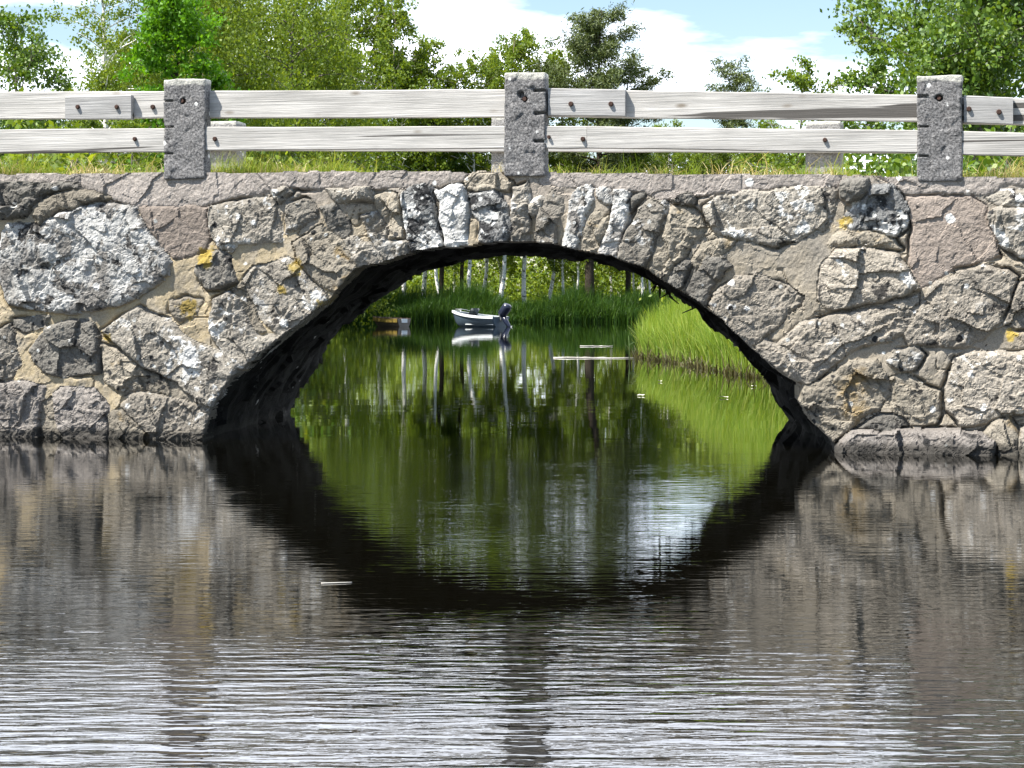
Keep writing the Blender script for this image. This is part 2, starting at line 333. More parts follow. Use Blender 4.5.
def leaf_mat(name, cols, trans=0.4, gloss=0.25):
    m = bpy.data.materials.new(name); m.use_nodes = True; t = m.node_tree; t.nodes.clear()
    o = N(t, 'ShaderNodeOutputMaterial'); g = N(t, 'ShaderNodeNewGeometry'); tc = N(t, 'ShaderNodeTexCoord')
    r = N(t, 'ShaderNodeValToRGB'); e = r.color_ramp.elements
    n = len(cols)
    for i, c in enumerate(cols):
        el = e[i] if i < 2 else e.new(i / (n - 1))
    for i, c in enumerate(cols): e[i].position = i / (n - 1); e[i].color = (*c, 1)
    mixr = mth(t, 'ADD', mth(t, 'MULTIPLY', g.outputs['Random Per Island'], 0.7), mth(t, 'MULTIPLY', noise(t, tc.outputs['Object'], 0.5, 3), 0.3))
    t.links.new(mixr, r.inputs[0]); col = r.outputs[0]
    di = N(t, 'ShaderNodeBsdfPrincipled'); di.inputs['Roughness'].default_value = 0.5; di.inputs['Specular IOR Level'].default_value = gloss
    t.links.new(col, di.inputs['Base Color'])
    tr = N(t, 'ShaderNodeBsdfTranslucent'); t.links.new(mixc(t, 1.0, col, (1.5, 1.35, 0.45), 'MULTIPLY'), tr.inputs['Color'])
    ms = N(t, 'ShaderNodeMixShader'); ms.inputs[0].default_value = trans
    t.links.new(di.outputs[0], ms.inputs[1]); t.links.new(tr.outputs[0], ms.inputs[2]); t.links.new(ms.outputs[0], o.inputs[0])
    return m
M['leaf_birch'] = leaf_mat('birch_leaves', [(0.045, 0.09, 0.010), (0.12, 0.185, 0.018), (0.22, 0.28, 0.032)])
M['leaf_yellow'] = leaf_mat('weeping_birch_leaves', [(0.06, 0.085, 0.010), (0.18, 0.21, 0.016), (0.34, 0.34, 0.04)])
M['leaf_alder'] = leaf_mat('alder_leaves', [(0.025, 0.06, 0.006), (0.08, 0.155, 0.013), (0.20, 0.28, 0.032)], 0.3, 0.5)
M['leaf_maple'] = leaf_mat('maple_leaves', [(0.04, 0.11, 0.006), (0.09, 0.23, 0.012), (0.15, 0.33, 0.02)], 0.45)
M['leaf_pine'] = leaf_mat('pine_needles', [(0.04, 0.06, 0.016), (0.08, 0.11, 0.03), (0.14, 0.165, 0.05)], 0.12)
M['leaf_under'] = leaf_mat('undergrowth_leaves', [(0.06, 0.10, 0.01), (0.15, 0.22, 0.022), (0.27, 0.31, 0.04)])
M['reed_bright'] = leaf_mat('bright_sedge', [(0.08, 0.15, 0.018), (0.19, 0.29, 0.040), (0.38, 0.41, 0.13)], 0.4, 0.2)
M['reed_shaded'] = leaf_mat('shaded_reed', [(0.010, 0.030, 0.005), (0.030, 0.08, 0.010), (0.09, 0.16, 0.022)], 0.3, 0.2)  # tree shade over the far bank is put into this dark green
M['grass'] = leaf_mat('verge_grass', [(0.08, 0.15, 0.018), (0.20, 0.28, 0.035), (0.38, 0.36, 0.12)], 0.35, 0.2)
M['dead'] = leaf_mat('dead_stalk', [(0.022, 0.02, 0.01), (0.06, 0.055, 0.02), (0.16, 0.14, 0.06)], 0.15, 0.2)
M['straw'] = leaf_mat('dry_straw', [(0.42, 0.36, 0.2), (0.6, 0.52, 0.32)], 0.3, 0.2)

# ------------------------------------------------------------------ where things are (unprojection on to real planes)
def Yf(px): return CAMZ * F / (131 + 18 * px / 1024.0)
_A = np.array([(0 - 512) / F * Yf(0), Yf(0)]); _B = np.array([(1024 - 512) / F * Yf(1024), Yf(1024)])
UX = (_B - _A) / np.linalg.norm(_B - _A); NI = np.array([-UX[1], UX[0]]); OO = np.array([0.0, Yf(512)])
BROT = math.atan2(UX[1], UX[0])
def uz(px, py, v=0.0):
    """photo direction -> (u, z) on the upright plane v metres behind the front of the bridge"""
    dx = (px - 512.0) / F; t = (v + OO @ NI) / (dx * NI[0] + NI[1])
    return (dx * t - OO[0]) * UX[0] + (t - OO[1]) * UX[1], CAMZ - (py - HOR) / F * t
def at(px, Y): return (px - 512.0) / F * Y
def hz(py, Y): return CAMZ - (py - HOR) / F * Y
BLOC = (OO[0], OO[1], 0.0)

# ------------------------------------------------------------------ ground, water, road
def xl(y): return np.interp(y, [18.5, 21, 24, 30, 140], [-3.0, -3.3, -3.7, -4.3, -15.8])
def xr(y): return np.interp(y, [15, 19, 24, 28, 31, 33, 37, 42.5, 44, 46, 50, 60, 80, 140], [3.2, 4.2, 5.0, 4.6, 3.95, 3.75, 3.5, 2.95, 2.85, 3.3, 4.8, 7.4, 10.5, 15])
def yfar(x): return 133.0 + 0.04 * x + 1.2 * np.sin(x * 0.35)
def bridge_uv(x, y):
    return (x - OO[0]) * UX[0] + (y - OO[1]) * UX[1], (x - OO[0]) * NI[0] + (y - OO[1]) * NI[1]
def ground(x, y):
    x = np.asarray(x, float); y = np.asarray(y, float)
    u, v = bridge_uv(x, y)
    d = np.maximum(np.maximum(xl(y) - x, x - xr(y)), y - yfar(x))            # >0 on land, behind the bridge
    d = np.where(v < 2.0, np.maximum(np.abs(u) - 9.0, -2.0), d)
    d = np.where(y < 4, np.maximum(d, -4.0 - y), d)
    t = np.clip((d + 0.8) / 2.2, 0, 1); h = -0.7 + 1.05 * t * t * (3 - 2 * t)
    h = h + np.clip(d - 2, 0, 40) * 0.02 + 0.10 * fbm(x, y, 0.35, 3, 40)
    e = np.clip((np.abs(u) - 5.7) / 0.7, 0, 1) * np.clip(1 - (np.abs(v - 2.1) - 1.9) / 2.4, 0, 1)
    return np.maximum(h, -0.7 + e * 2.75)
def axis(lo, a, b, hi, step):
    mid = np.arange(a, b + step, step); k = np.geomspace(step, hi - b, 22); k2 = np.geomspace(step, a - lo, 22)
    return np.concatenate([(a - k2)[::-1], mid, b + k])
gx = axis(-2500, -40, 40, 2500, 0.5); gy = axis(-600, -8, 160, 3500, 0.7)
GX, GY = np.meshgrid(gx, gy, indexing='ij'); GZ = ground(GX, GY)
def gridfaces(nx, ny):
    i, j = np.meshgrid(np.arange(nx - 1), np.arange(ny - 1), indexing='ij'); a = i * ny + j
    return np.stack([a, a + ny, a + ny + 1, a + 1], -1).reshape(-1, 4)
tag(obj('ground', npmesh('ground', np.stack([GX, GY, GZ], -1).reshape(-1, 3), gridfaces(len(gx), len(gy)), None, True), M['ground']), kind='structure')

def water_mat():
    m, t, b, o = newmat('pond_water')
    tc = N(t, 'ShaderNodeTexCoord').outputs['Object']
    b.inputs['Base Color'].default_value = (0.002, 0.0018, 0.001, 1); b.inputs['Roughness'].default_value = 0.015
    b.inputs['IOR'].default_value = 1.55; b.inputs['Specular IOR Level'].default_value = 0.5
    sx = N(t, 'ShaderNodeSeparateXYZ'); t.links.new(tc, sx.inputs[0]); y = sx.outputs[1]
    near = N(t, 'ShaderNodeMapRange', interpolation_type='SMOOTHSTEP'); near.inputs[1].default_value = 8.4; near.inputs[2].default_value = 5.0
    t.links.new(mth(t, 'ADD', y, mth(t, 'MULTIPLY', mth(t, 'SUBTRACT', noise(t, tc, 0.8, 3), 0.5), 3.0)), near.inputs[0])
    far = N(t, 'ShaderNodeMapRange', interpolation_type='SMOOTHSTEP'); far.inputs[1].default_value = 18.0; far.inputs[2].default_value = 12.0
    t.links.new(mth(t, 'ADD', y, mth(t, 'MULTIPLY', mth(t, 'SUBTRACT', noise(t, tc, 0.5, 3), 0.5), 6.0)), far.inputs[0])
    calm = N(t, 'ShaderNodeMapRange', interpolation_type='SMOOTHSTEP'); calm.inputs[1].default_value = 0.5; calm.inputs[2].default_value = 1.2; calm.inputs[3].default_value = 1.0; calm.inputs[4].default_value = 0.75; t.links.new(mth(t, 'ADD', sx.outputs[0], mth(t, 'MULTIPLY', noise(t, tc, 1.5, 3), 0.3)), calm.inputs[0])
    patch = ramp(t, noise(t, tc, 1.1, 3, 0.5, 0, (0.6, 1, 1)), 0.35, 0.65)
    rip = noise(t, tc, 1.0, 2, 0.45, 0.15, (4.2, 15.5, 1)); fine = noise(t, tc, 1.0, 2, 0.5, 0.1, (9.0, 36.0, 1)); swell = noise(t, tc, 1.0, 2, 0.5, 0.0, (0.35, 1.1, 1))
    vn = N(t, 'ShaderNodeMapRange', interpolation_type='SMOOTHSTEP'); vn.inputs[1].default_value = 7.6; vn.inputs[2].default_value = 5.6; t.links.new(mth(t, 'ADD', y, mth(t, 'MULTIPLY', mth(t, 'SUBTRACT', noise(t, tc, 1.3, 3), 0.5), 1.6)), vn.inputs[0])
    amp = mth(t, 'ADD', mth(t, 'ADD', mth(t, 'MULTIPLY', near.outputs[0], 0.8), mth(t, 'MULTIPLY', vn.outputs[0], 0.75)), mth(t, 'MULTIPLY', far.outputs[0], 0.34)); amp = mth(t, 'ADD', amp, 0.03)
    h = mth(t, 'ADD', mth(t, 'MULTIPLY', rip, 0.0033), mth(t, 'MULTIPLY', fine, 0.0008))
    h = mth(t, 'MULTIPLY', mth(t, 'MULTIPLY', h, mth(t, 'MULTIPLY', amp, calm.outputs[0])), mth(t, 'MULTIPLY_ADD', patch, 0.9, 0.45))
    h = mth(t, 'ADD', h, mth(t, 'MULTIPLY', swell, 0.0016))
    bump(t, b, h, 1.0, 1.0)
    return m
M['water'] = water_mat()
wx = np.array([-60, 60.0]); wy = np.array([-30.0, 175.0]); WX, WY = np.meshgrid(wx, wy, indexing='ij')
tag(obj('water', npmesh('water', np.stack([WX, WY, WX * 0], -1).reshape(-1, 3), gridfaces(2, 2)), M['water']), kind='structure')

# ------------------------------------------------------------------ the stone bridge
bridge = thing('stone_arch_bridge', 'low rubble stone bridge with one wide arch over the dark water', 'bridge', BLOC, BROT)
BDU, BDV = 0.21 * UX[0] + 4.2 * UX[1], 0.21 * NI[0] + 4.2 * NI[1]
top_px = [(-260, 175), (0, 173.5), (81, 173.5), (82, 172.8), (230, 172), (320, 171.5), (455, 171.5), (470, 172.5), (480, 170.5), (550, 171.2), (620, 173), (740, 173.5), (842, 174), (905, 176.5), (1024, 176.5), (1320, 179)]
_tu = [uz(a, b) for a, b in top_px]; TU = np.array([q[0] for q in _tu]); TZ = np.array([q[1] for q in _tu])
def ztop(u): return np.interp(u, TU, TZ)
front_px = [(205, 475), (205, 440), (214, 407), (238, 374), (273, 346), (297, 327), (324, 305), (337, 294), (360, 268), (390, 261), (419, 251), (455, 246.5), (511, 241), (547, 243), (584, 251), (613, 257), (646, 268), (675, 288), (700, 302), (723, 320), (751, 346), (778, 371), (800, 384), (799, 400), (813, 422), (833, 440), (838, 456), (838, 480)]
rear_px = [(290, 432), (292, 411), (302, 389), (320, 363), (328, 345), (342, 327), (353, 316), (362, 309), (372, 301), (397, 287), (415, 276), (433, 267.5), (456, 259), (511, 255), (547, 256.5), (584, 259), (613, 264), (646, 276), (675, 292), (700, 308), (727, 335), (751, 362), (770, 382), (786, 412), (793, 428), (794, 440)]
front_uz = np.array([uz(a, b) for a, b in front_px]); rear_uz = np.array([uz(a, b, BDV) for a, b in rear_px])
front_uz[0, 1] = front_uz[-1, 1] = -0.6; rear_uz[0, 1] = rear_uz[-1, 1] = -0.6

def polyd(P, X, Y):
    """signed distance to a closed polygon, >0 inside"""
    P = np.asarray(P, float); n = len(P); d2 = np.full(X.shape, 9e9); ins = np.zeros(X.shape, bool)
    for i in range(n):
        ax, ay = P[i]; bx, by = P[(i + 1) % n]; ex, ey = bx - ax, by - ay; L = ex * ex + ey * ey + 1e-12
        t = np.clip(((X - ax) * ex + (Y - ay) * ey) / L, 0, 1)
        d2 = np.minimum(d2, (X - ax - t * ex) ** 2 + (Y - ay - t * ey) ** 2)
        c = ((ay > Y) != (by > Y)); 
        if abs(ey) > 1e-12: ins ^= c & (X < ax + ex * (Y - ay) / ey)
    return np.where(ins, 1, -1) * np.sqrt(d2)

# every stone: outline in photo pixels, kind, projection of its face (m), name, optional label
ST = [
 ([(-30,173),(81,173),(81,181),(40,183),(-30,180)], 'coping', .02, 'coping_slab', None),
 ([(81,170),(320,168),(322,188),(275,189),(235,198),(210,205),(140,206),(114,199),(112,195),(84,187)], 'coping', .035, 'coping_slab', None),
 ([(321,168),(474,168),(462,181),(440,185),(395,187),(360,189),(323,188)], 'coping', .03, 'coping_slab', None),
 ([(540,168),(740,170),(742,190),(700,196),(660,198),(645,192),(600,187),(560,185),(542,183)], 'coping', .035, 'coping_slab', None),
 ([(741,170),(843,170),(838,186),(790,186),(743,190)], 'coping', .03, 'coping_slab', None),
 ([(872,172),(1070,172),(1070,186),(1010,183),(985,193),(905,195),(892,183)], 'coping', .035, 'coping_slab', None),
 ([(-40,181),(30,181),(82,184),(84,188),(60,192),(45,195),(40,205),(28,216),(10,220),(-40,218)], 'dark', .10, 'facing_stone', 'dark blue-grey slate slab at the top left of the wall'),
 ([(40,204),(60,194),(84,189),(112,197),(100,202),(85,205),(80,211),(70,211),(62,207),(50,218),(44,224),(38,215)], 'tan', .06, 'facing_stone', None),
 ([(5,235),(10,226),(35,224),(45,227),(62,213),(72,213),(82,209),(100,204),(115,204),(138,208),(140,215),(150,235),(163,250),(172,262),(170,275),(150,287),(140,296),(125,303),(100,310),(65,312),(35,309),(12,304),(3,280),(0,260)], 'lichen', .075, 'facing_stone', 'big boulder crusted with white lichen'),
 ([(142,208),(211,207),(208,215),(212,238),(205,250),(185,259),(175,257),(165,247),(152,231)], 'smooth', .045, 'facing_stone', None),
 ([(212,207),(225,203),(262,198),(276,197),(282,225),(284,242),(240,243),(232,251),(220,246),(214,236),(210,216)], 'grey', .06, 'facing_stone', None),
 ([(273,190),(290,188),(293,193),(283,203),(275,196)], 'grey', .08, 'facing_stone', None),
 ([(289,206),(305,199),(311,201),(318,210),(318,218),(300,228),(289,234)], 'grey', .06, 'facing_stone', None),
 ([(329,190),(345,190),(372,186),(374,200),(340,202),(334,200)], 'grey', .08, 'facing_stone', None),
 ([(198,272),(201,263),(213,253),(222,251),(230,257),(234,270),(236,282),(222,288),(208,289)], 'dark', .06, 'facing_stone', None),
 ([(170,302),(185,297),(202,300),(197,315),(180,320),(171,313)], 'tan', .04, 'facing_stone', None),
 ([(322,208),(335,207),(348,220),(351,232),(346,239),(330,224)], 'dark', .06, 'arch_stone', None),
 ([(296,244),(318,229),(323,226),(345,257),(359,268),(340,293),(326,289),(300,262)], 'tan', .06, 'arch_stone', None),
 ([(246,276),(255,268),(275,263),(290,259),(318,288),(327,298),(324,305),(297,327),(280,338),(270,327),(250,300)], 'grey', .05, 'arch_stone', None),
 ([(215,300),(228,293),(240,298),(248,320),(262,338),(279,338),(273,346),(245,369),(232,370),(226,356),(212,330)], 'grey', .07, 'arch_stone', None),
 ([(103,332),(140,307),(152,314),(170,322),(185,335),(200,345),(215,352),(237,366),(238,374),(214,407),(200,402),(180,382),(145,366),(125,348)], 'grey', .075, 'facing_stone', 'long grey block lying aslant beside the left springing'),
 ([(124,406),(135,393),(170,397),(205,404),(215,408),(207,428),(205,480),(160,480),(152,436),(140,423)], 'pink', .065, 'facing_stone', None),
 ([(32,350),(50,328),(75,319),(95,326),(100,345),(100,373),(75,377),(45,371)], 'dark', .07, 'facing_stone', None),
 ([(-30,325),(0,330),(12,325),(18,345),(22,365),(12,378),(-30,383)], 'grey', .06, 'facing_stone', None),
 ([(15,320),(51,317),(48,325),(25,334),(16,329)], 'dark', .05, 'facing_stone', None),
 ([(-30,386),(25,382),(46,388),(42,400),(41,415),(39,470),(-30,470)], 'ledge', .07, 'facing_stone', None),
 ([(55,395),(62,388),(95,390),(110,407),(109,470),(72,470),(57,415)], 'ledge', .06, 'facing_stone', None),
 ([(111,415),(124,410),(150,434),(155,470),(111,470)], 'tan', .045, 'facing_stone', None),
 ([(102,345),(120,350),(145,368),(140,376),(120,392),(106,380)], 'tan', .03, 'facing_stone', None),
 ([(42,402),(54,398),(56,418),(70,432),(70,470),(41,470)], 'tan', .03, 'facing_stone', None),
 ([(145,370),(178,384),(200,404),(170,395),(140,391),(125,393),(135,380)], 'tan', .03, 'facing_stone', None),
 ([(346,241),(356,238),(372,246),(386,262),(372,270),(360,270)], 'grey', .05, 'arch_stone', None),
 ([(362,216),(376,212),(386,228),(388,240),(408,243),(408,255),(392,263),(385,258),(373,240)], 'grey', .06, 'arch_stone', None),
 ([(372,196),(385,192),(398,195),(401,215),(404,238),(390,238),(388,226),(378,210)], 'tan', .035, 'arch_stone', None),
 ([(404,196),(410,187),(424,180),(433,186),(432,196),(437,225),(443,244),(425,252),(411,250),(405,225)], 'blotch', .06, 'arch_stone', 'arch stone blotched black and white'),
 ([(437,192),(455,185),(463,187),(467,205),(466,225),(468,243),(455,249),(446,245),(441,220),(442,205)], 'white', .065, 'arch_stone', 'arch stone almost white with lichen'),
 ([(470,195),(480,192),(495,191),(508,207),(512,232),(506,243),(490,246),(483,240),(480,220),(472,212)], 'blotch', .06, 'arch_stone', None),
 ([(463,182),(475,170),(495,170),(512,183),(509,191),(480,190),(468,190)], 'tan', .05, 'facing_stone', None),
 ([(515,188),(527,184),(529,200),(529,243),(514,243),(515,215)], 'grey', .065, 'arch_stone', 'slim upright keystone'),
 ([(538,220),(545,200),(552,192),(560,196),(561,206),(556,225),(555,246),(538,246)], 'grey', .06, 'arch_stone', None),
 ([(531,206),(540,197),(544,200),(536,216),(531,214)], 'grey', .055, 'arch_stone', None),
 ([(570,202),(579,188),(586,180),(592,190),(592,200),(583,215),(582,226),(575,250),(563,248),(569,225)], 'lichen', .055, 'arch_stone', None),
 ([(583,250),(585,232),(592,215),(600,213),(600,225),(609,216),(611,223),(600,245),(592,254)], 'tan', .05, 'arch_stone', None),
 ([(598,190),(604,185),(614,192),(614,202),(608,203),(600,198)], 'lichen', .06, 'facing_stone', None),
 ([(616,190),(625,186),(632,192),(630,205),(628,220),(622,238),(616,259),(599,256),(605,240),(611,225)], 'lichen', .06, 'arch_stone', None),
 ([(633,198),(643,193),(645,198),(635,207),(631,212)], 'dark', .05, 'facing_stone', None),
 ([(640,210),(655,199),(664,198),(668,205),(664,220),(655,240),(650,257),(643,266),(630,262),(619,259),(621,245),(630,228)], 'grey', .085, 'arch_stone', None),
 ([(672,198),(690,185),(696,195),(694,206),(685,205),(675,201)], 'dark', .10, 'facing_stone', 'small pointed grey stone wedged under the coping'),
 ([(650,267),(658,248),(668,225),(674,207),(690,210),(700,215),(705,230),(697,240),(690,250),(686,258),(674,264),(668,275),(662,284),(647,278)], 'tan', .05, 'arch_stone', None),
 ([(668,282),(676,266),(688,259),(692,262),(682,288),(675,292)], 'dark', .05, 'arch_stone', None),
 ([(687,292),(697,270),(708,257),(722,258),(731,266),(722,275),(712,290),(706,305),(697,303)], 'dark', .06, 'arch_stone', None),
 ([(711,305),(722,290),(735,280),(760,276),(785,285),(803,298),(800,305),(785,315),(775,330),(760,342),(751,348),(735,333),(720,320)], 'pink', .07, 'arch_stone', None),
 ([(705,208),(720,200),(745,192),(790,188),(830,187),(838,190),(835,210),(825,228),(800,240),(775,246),(755,240),(735,238),(715,230),(706,220)], 'grey', .055, 'facing_stone', None),
 ([(840,183),(850,179),(866,181),(867,193),(850,201),(844,198)], 'dark', .12, 'facing_stone', 'small dark cube-shaped stone jutting out under the coping'),
 ([(846,215),(860,202),(875,187),(890,185),(900,195),(911,210),(908,225),(895,235),(875,229),(855,231),(845,225)], 'blotch', .06, 'facing_stone', None),
 ([(826,260),(835,250),(870,248),(895,255),(908,270),(919,285),(900,296),(858,305),(830,310),(818,300),(822,275)], 'pink', .085, 'facing_stone', None),
 ([(831,245),(840,233),(870,232),(895,238),(902,250),(870,246)], 'tan', .04, 'facing_stone', None),
 ([(906,197),(970,196),(984,206),(994,240),(999,255),(970,264),(950,268),(930,284),(921,285),(909,262),(913,225)], 'smooth', .035, 'facing_stone', None),
 ([(987,215),(1000,209),(1070,212),(1070,262),(1020,258),(1000,242),(989,230)], 'grey', .075, 'facing_stone', None),
 ([(986,198),(1000,192),(1070,190),(1070,209),(1000,206)], 'grey', .05, 'facing_stone', None),
 ([(930,290),(960,272),(985,266),(1010,270),(1018,278),(1010,300),(1000,320),(985,335),(965,346),(940,346),(911,345),(906,335),(922,305)], 'pink', .06, 'facing_stone', None),
 ([(1020,285),(1070,270),(1070,332),(1017,330),(1004,325)], 'pink', .05, 'facing_stone', None),
 ([(778,345),(800,325),(835,315),(870,310),(905,299),(918,295),(920,310),(904,335),(880,342),(850,350),(835,362),(810,385),(790,378),(775,366),(752,348),(765,340)], 'pink', .07, 'arch_stone', None),
 ([(799,402),(806,387),(822,382),(850,363),(875,362),(885,375),(890,395),(880,408),(868,412),(858,420),(845,433),(834,441),(813,422)], 'tan', .07, 'arch_stone', None),
 ([(891,380),(905,375),(925,385),(940,390),(940,415),(935,423),(915,425),(895,410)], 'tan', .05, 'facing_stone', None),
 ([(895,351),(915,347),(925,356),(915,370),(900,372),(890,362)], 'grey', .06, 'facing_stone', None),
 ([(945,386),(955,358),(980,352),(1010,355),(1070,350),(1070,410),(1015,412),(985,422),(960,425),(947,410)], 'pink', .085, 'facing_stone', None),
 ([(837,490),(838,445),(850,432),(860,430),(950,430),(980,433),(997,436),(996,447),(990,490)], 'ledge', .17, 'foundation_stone', None),
 ([(984,432),(998,421),(1010,416),(1020,436),(1018,490),(992,490),(998,446)], 'tan', .13, 'foundation_stone', None),
 ([(1022,428),(1070,414),(1070,490),(1020,490)], 'pink', .13, 'foundation_stone', None),
 ([(692,262),(705,245),(722,238),(735,242),(722,256),(708,256),(697,268)], 'tan', .04, 'arch_stone', None),
 ([(320,229),(331,229),(346,243),(358,266),(346,256)], 'tan', .045, 'arch_stone', None),
 ([(232,290),(245,281),(250,302),(265,332),(251,322)], 'tan', .045, 'arch_stone', None),
 ([(858,427),(880,413),(905,416),(909,427),(890,430)], 'dark', .03, 'facing_stone', None),
]
STEP = 0.01
us = np.arange(-6.4, 6.2, STEP); zs = np.arange(-0.35, 2.75, STEP)
U, Z = np.meshgrid(us, zs, indexing='ij')
wu = U + 0.016 * fbm(U, Z, 8, 3, 60) + 0.010 * facets(U, Z, 0.12, 21) * 0.6; wz = Z + 0.016 * fbm(U, Z, 8, 3, 66) + 0.010 * facets(U, Z, 0.12, 22) * 0.6
ID = np.full(U.shape, -1, int); D = np.full(U.shape, -1.0); SDF = np.full(U.shape, -9.0)
for k, (pl, kind, pr, nm, lb) in enumerate(ST):
    P = np.array([uz(a, b) for a, b in pl]); lo = P.min(0) - 0.08; hi = P.max(0) + 0.08
    i0, i1 = np.searchsorted(us, (lo[0], hi[0])); j0, j1 = np.searchsorted(zs, (lo[1], hi[1])); sl = (slice(i0, i1), slice(j0, j1))
    d = polyd(P, wu[sl], wz[sl]) + 0.018; SDF[sl] = np.maximum(SDF[sl], d)
    m = (d > 0) & (d > D[sl]); ID[sl] = np.where(m, k, ID[sl]); D[sl] = np.where(m, d, D[sl])
# the wall goes on outside the frame: rubble of the same size
kinds_out = ['grey', 'pink', 'tan', 'dark', 'grey', 'lichen']; extra = []
for side, (a, b) in enumerate(((-6.5, uz(-30, 300)[0] + 0.02), (uz(1062, 300)[0], 6.3))):
    r = np.random.default_rng(30 + side); pts = []
    for q in np.arange(a + 0.2, b, 0.48):
        for s in np.arange(-0.2, 2.4, 0.36): pts.append((q + r.uniform(-.16, .16), s + r.uniform(-.12, .12)))
    pts = np.array(pts); reg = (U > a) & (U < b) & (ID < 0); x = wu[reg]; y = wz[reg]
    dd = np.sqrt((x[:, None] - pts[None, :, 0]) ** 2 + ((y[:, None] - pts[None, :, 1]) * 1.25) ** 2); srt = np.sort(dd, 1); idx = dd.argmin(1)
    d = (srt[:, 1] - srt[:, 0]) / 2 - 0.02; base = len(ST) + len(extra)
    for _ in pts: extra.append(kinds_out[r.integers(0, 6)])
    ID[reg] = np.where(d > 0, base + idx, -1); D[reg] = np.where(d > 0, d, -1); SDF[reg] = d
rk = np.random.default_rng(5); nst = len(ST) + len(extra)
pr = np.array([s[2] * (1.0 if s[1] in ('coping', 'smooth') else 1.05) for s in ST] + list(rk.uniform(.03, .08, len(extra))))
kind = [s[1] for s in ST] + extra
tilt = rk.normal(0, 1, (nst, 2)) * 0.04; rough = np.array([0.35 if k in ('smooth', 'coping') else 1.0 for k in kind])
cen = np.array([[U[ID == k].mean() if (ID == k).any() else 0, Z[ID == k].mean() if (ID == k).any() else 0] for k in range(nst)])
f1 = facets(U + 0.05 * fbm(U, Z, 5, 3, 80), Z + 0.05 * fbm(U, Z, 5, 3, 83), 0.15, 1); f2 = facets(U * 1.0 + 0.03 * fbm(U, Z, 9, 2, 86), (Z + 0.4 * U) * 1.2, 0.065, 2)
th_ = rk.uniform(-0.3, 1.5, nst); per = rk.uniform(.09, .2, nst); sa = rk.uniform(.35, 1.0, nst) * np.array([0.0 if k == 'coping' else 1.0 for k in kind])
f1 = facets(U + 0.04 * fbm(U, Z, 5, 3, 80), Z + 0.04 * fbm(U, Z, 5, 3, 83), 0.27, 1); f2 = facets(U + 0.03 * fbm(U, Z, 9, 2, 86), (Z + 0.4 * U) * 1.3, 0.11, 2)
def strata(ids):
    a = th_[ids]; w_ = (-U * np.sin(a) + Z * np.cos(a)) / per[ids] + 1.1 * fbm(U, Z, 4.5, 4, 88, .6) + 0.25 * f1
    k = w_ - np.floor(w_); return np.where(k < .86, k / .86, (1 - k) / .14) - .5
grain = fbm(U, Z, 14, 4, 90, 0.62); fine = fbm(U, Z, 45, 2, 95)
ids = np.clip(ID, 0, None); dd = np.clip(D, 0, None); inside = ID >= 0; R = rough[ids]
hs = pr[ids] * (0.45 + 0.55 * (1 - np.exp(-dd / 0.016))) + (U - cen[ids, 0]) * tilt[ids, 0] * np.minimum(1, R + .1) + (Z - cen[ids, 1]) * tilt[ids, 1] * np.minimum(1, R + .1)
STR = strata(ids); pat = np.clip(.55 + 1.6 * fbm(U, Z, 3.1, 2, 148), 0.1, 1.2)
hs = hs + R * (0.026 * f1 + 0.007 * f2 + 0.026 * STR * sa[ids] * pat) * (1 - np.exp(-dd / 0.02)) + (0.4 + 0.6 * R) * (0.007 * grain + 0.007 * fine)
hm = 0.030 * fbm(U, Z, 2.5, 4, 100) + 0.004 * grain + 0.003 * fine + 0.028 + (0.008 * f1 + 0.004 * f2) * np.clip(0.6 + 0.4 * (U > 1.2) + 2.5 * fbm(U, Z, 2.2, 2, 110), 0, 1.3)
cr2 = np.exp(-(np.abs(fbm(U + .1 * fbm(U, Z, 4, 2, 142), Z, 2.6, 3, 144)) / 0.010) ** 2) * (fbm(U, Z, 1.7, 2, 146) > -0.05); hm = hm - 0.02 * cr2
crk = np.exp(-(SDF / 0.012) ** 2) * np.clip(0.30 + 2.6 * fbm(U, Z, 3.3, 2, 120), 0, 1.3)
Hh = np.where(inside, hs, hm) - 0.048 * crk
Hh = Hh + 0.10 * np.clip((0.25 - Z) / 0.5, 0, 1) * np.clip((U + 0.5) / 3.0, 0, 1)       # the right foot of the wall flares out
VV = -Hh
arch = np.vstack([front_uz, [[front_uz[-1, 0], -0.9], [front_uz[0, 0], -0.9]]])
au = U + 0.012 * fbm(U, Z, 9, 3, 130); az = Z + 0.012 * fbm(U, Z, 9, 3, 133)
solid = (polyd(arch, au, az) < 0) & (Z < ztop(U) + 0.012 * fbm(U, Z * 0, 5, 3, 140))
cell = solid[:-1, :-1] & solid[1:, :-1] & solid[1:, 1:] & solid[:-1, 1:]
cid = ID[:-1, :-1]; ny = len(zs)
POS = np.stack([U, VV, Z], -1).reshape(-1, 3)
BACK = np.array([BDU / BDV * 0.4, 0.4, 0.0])
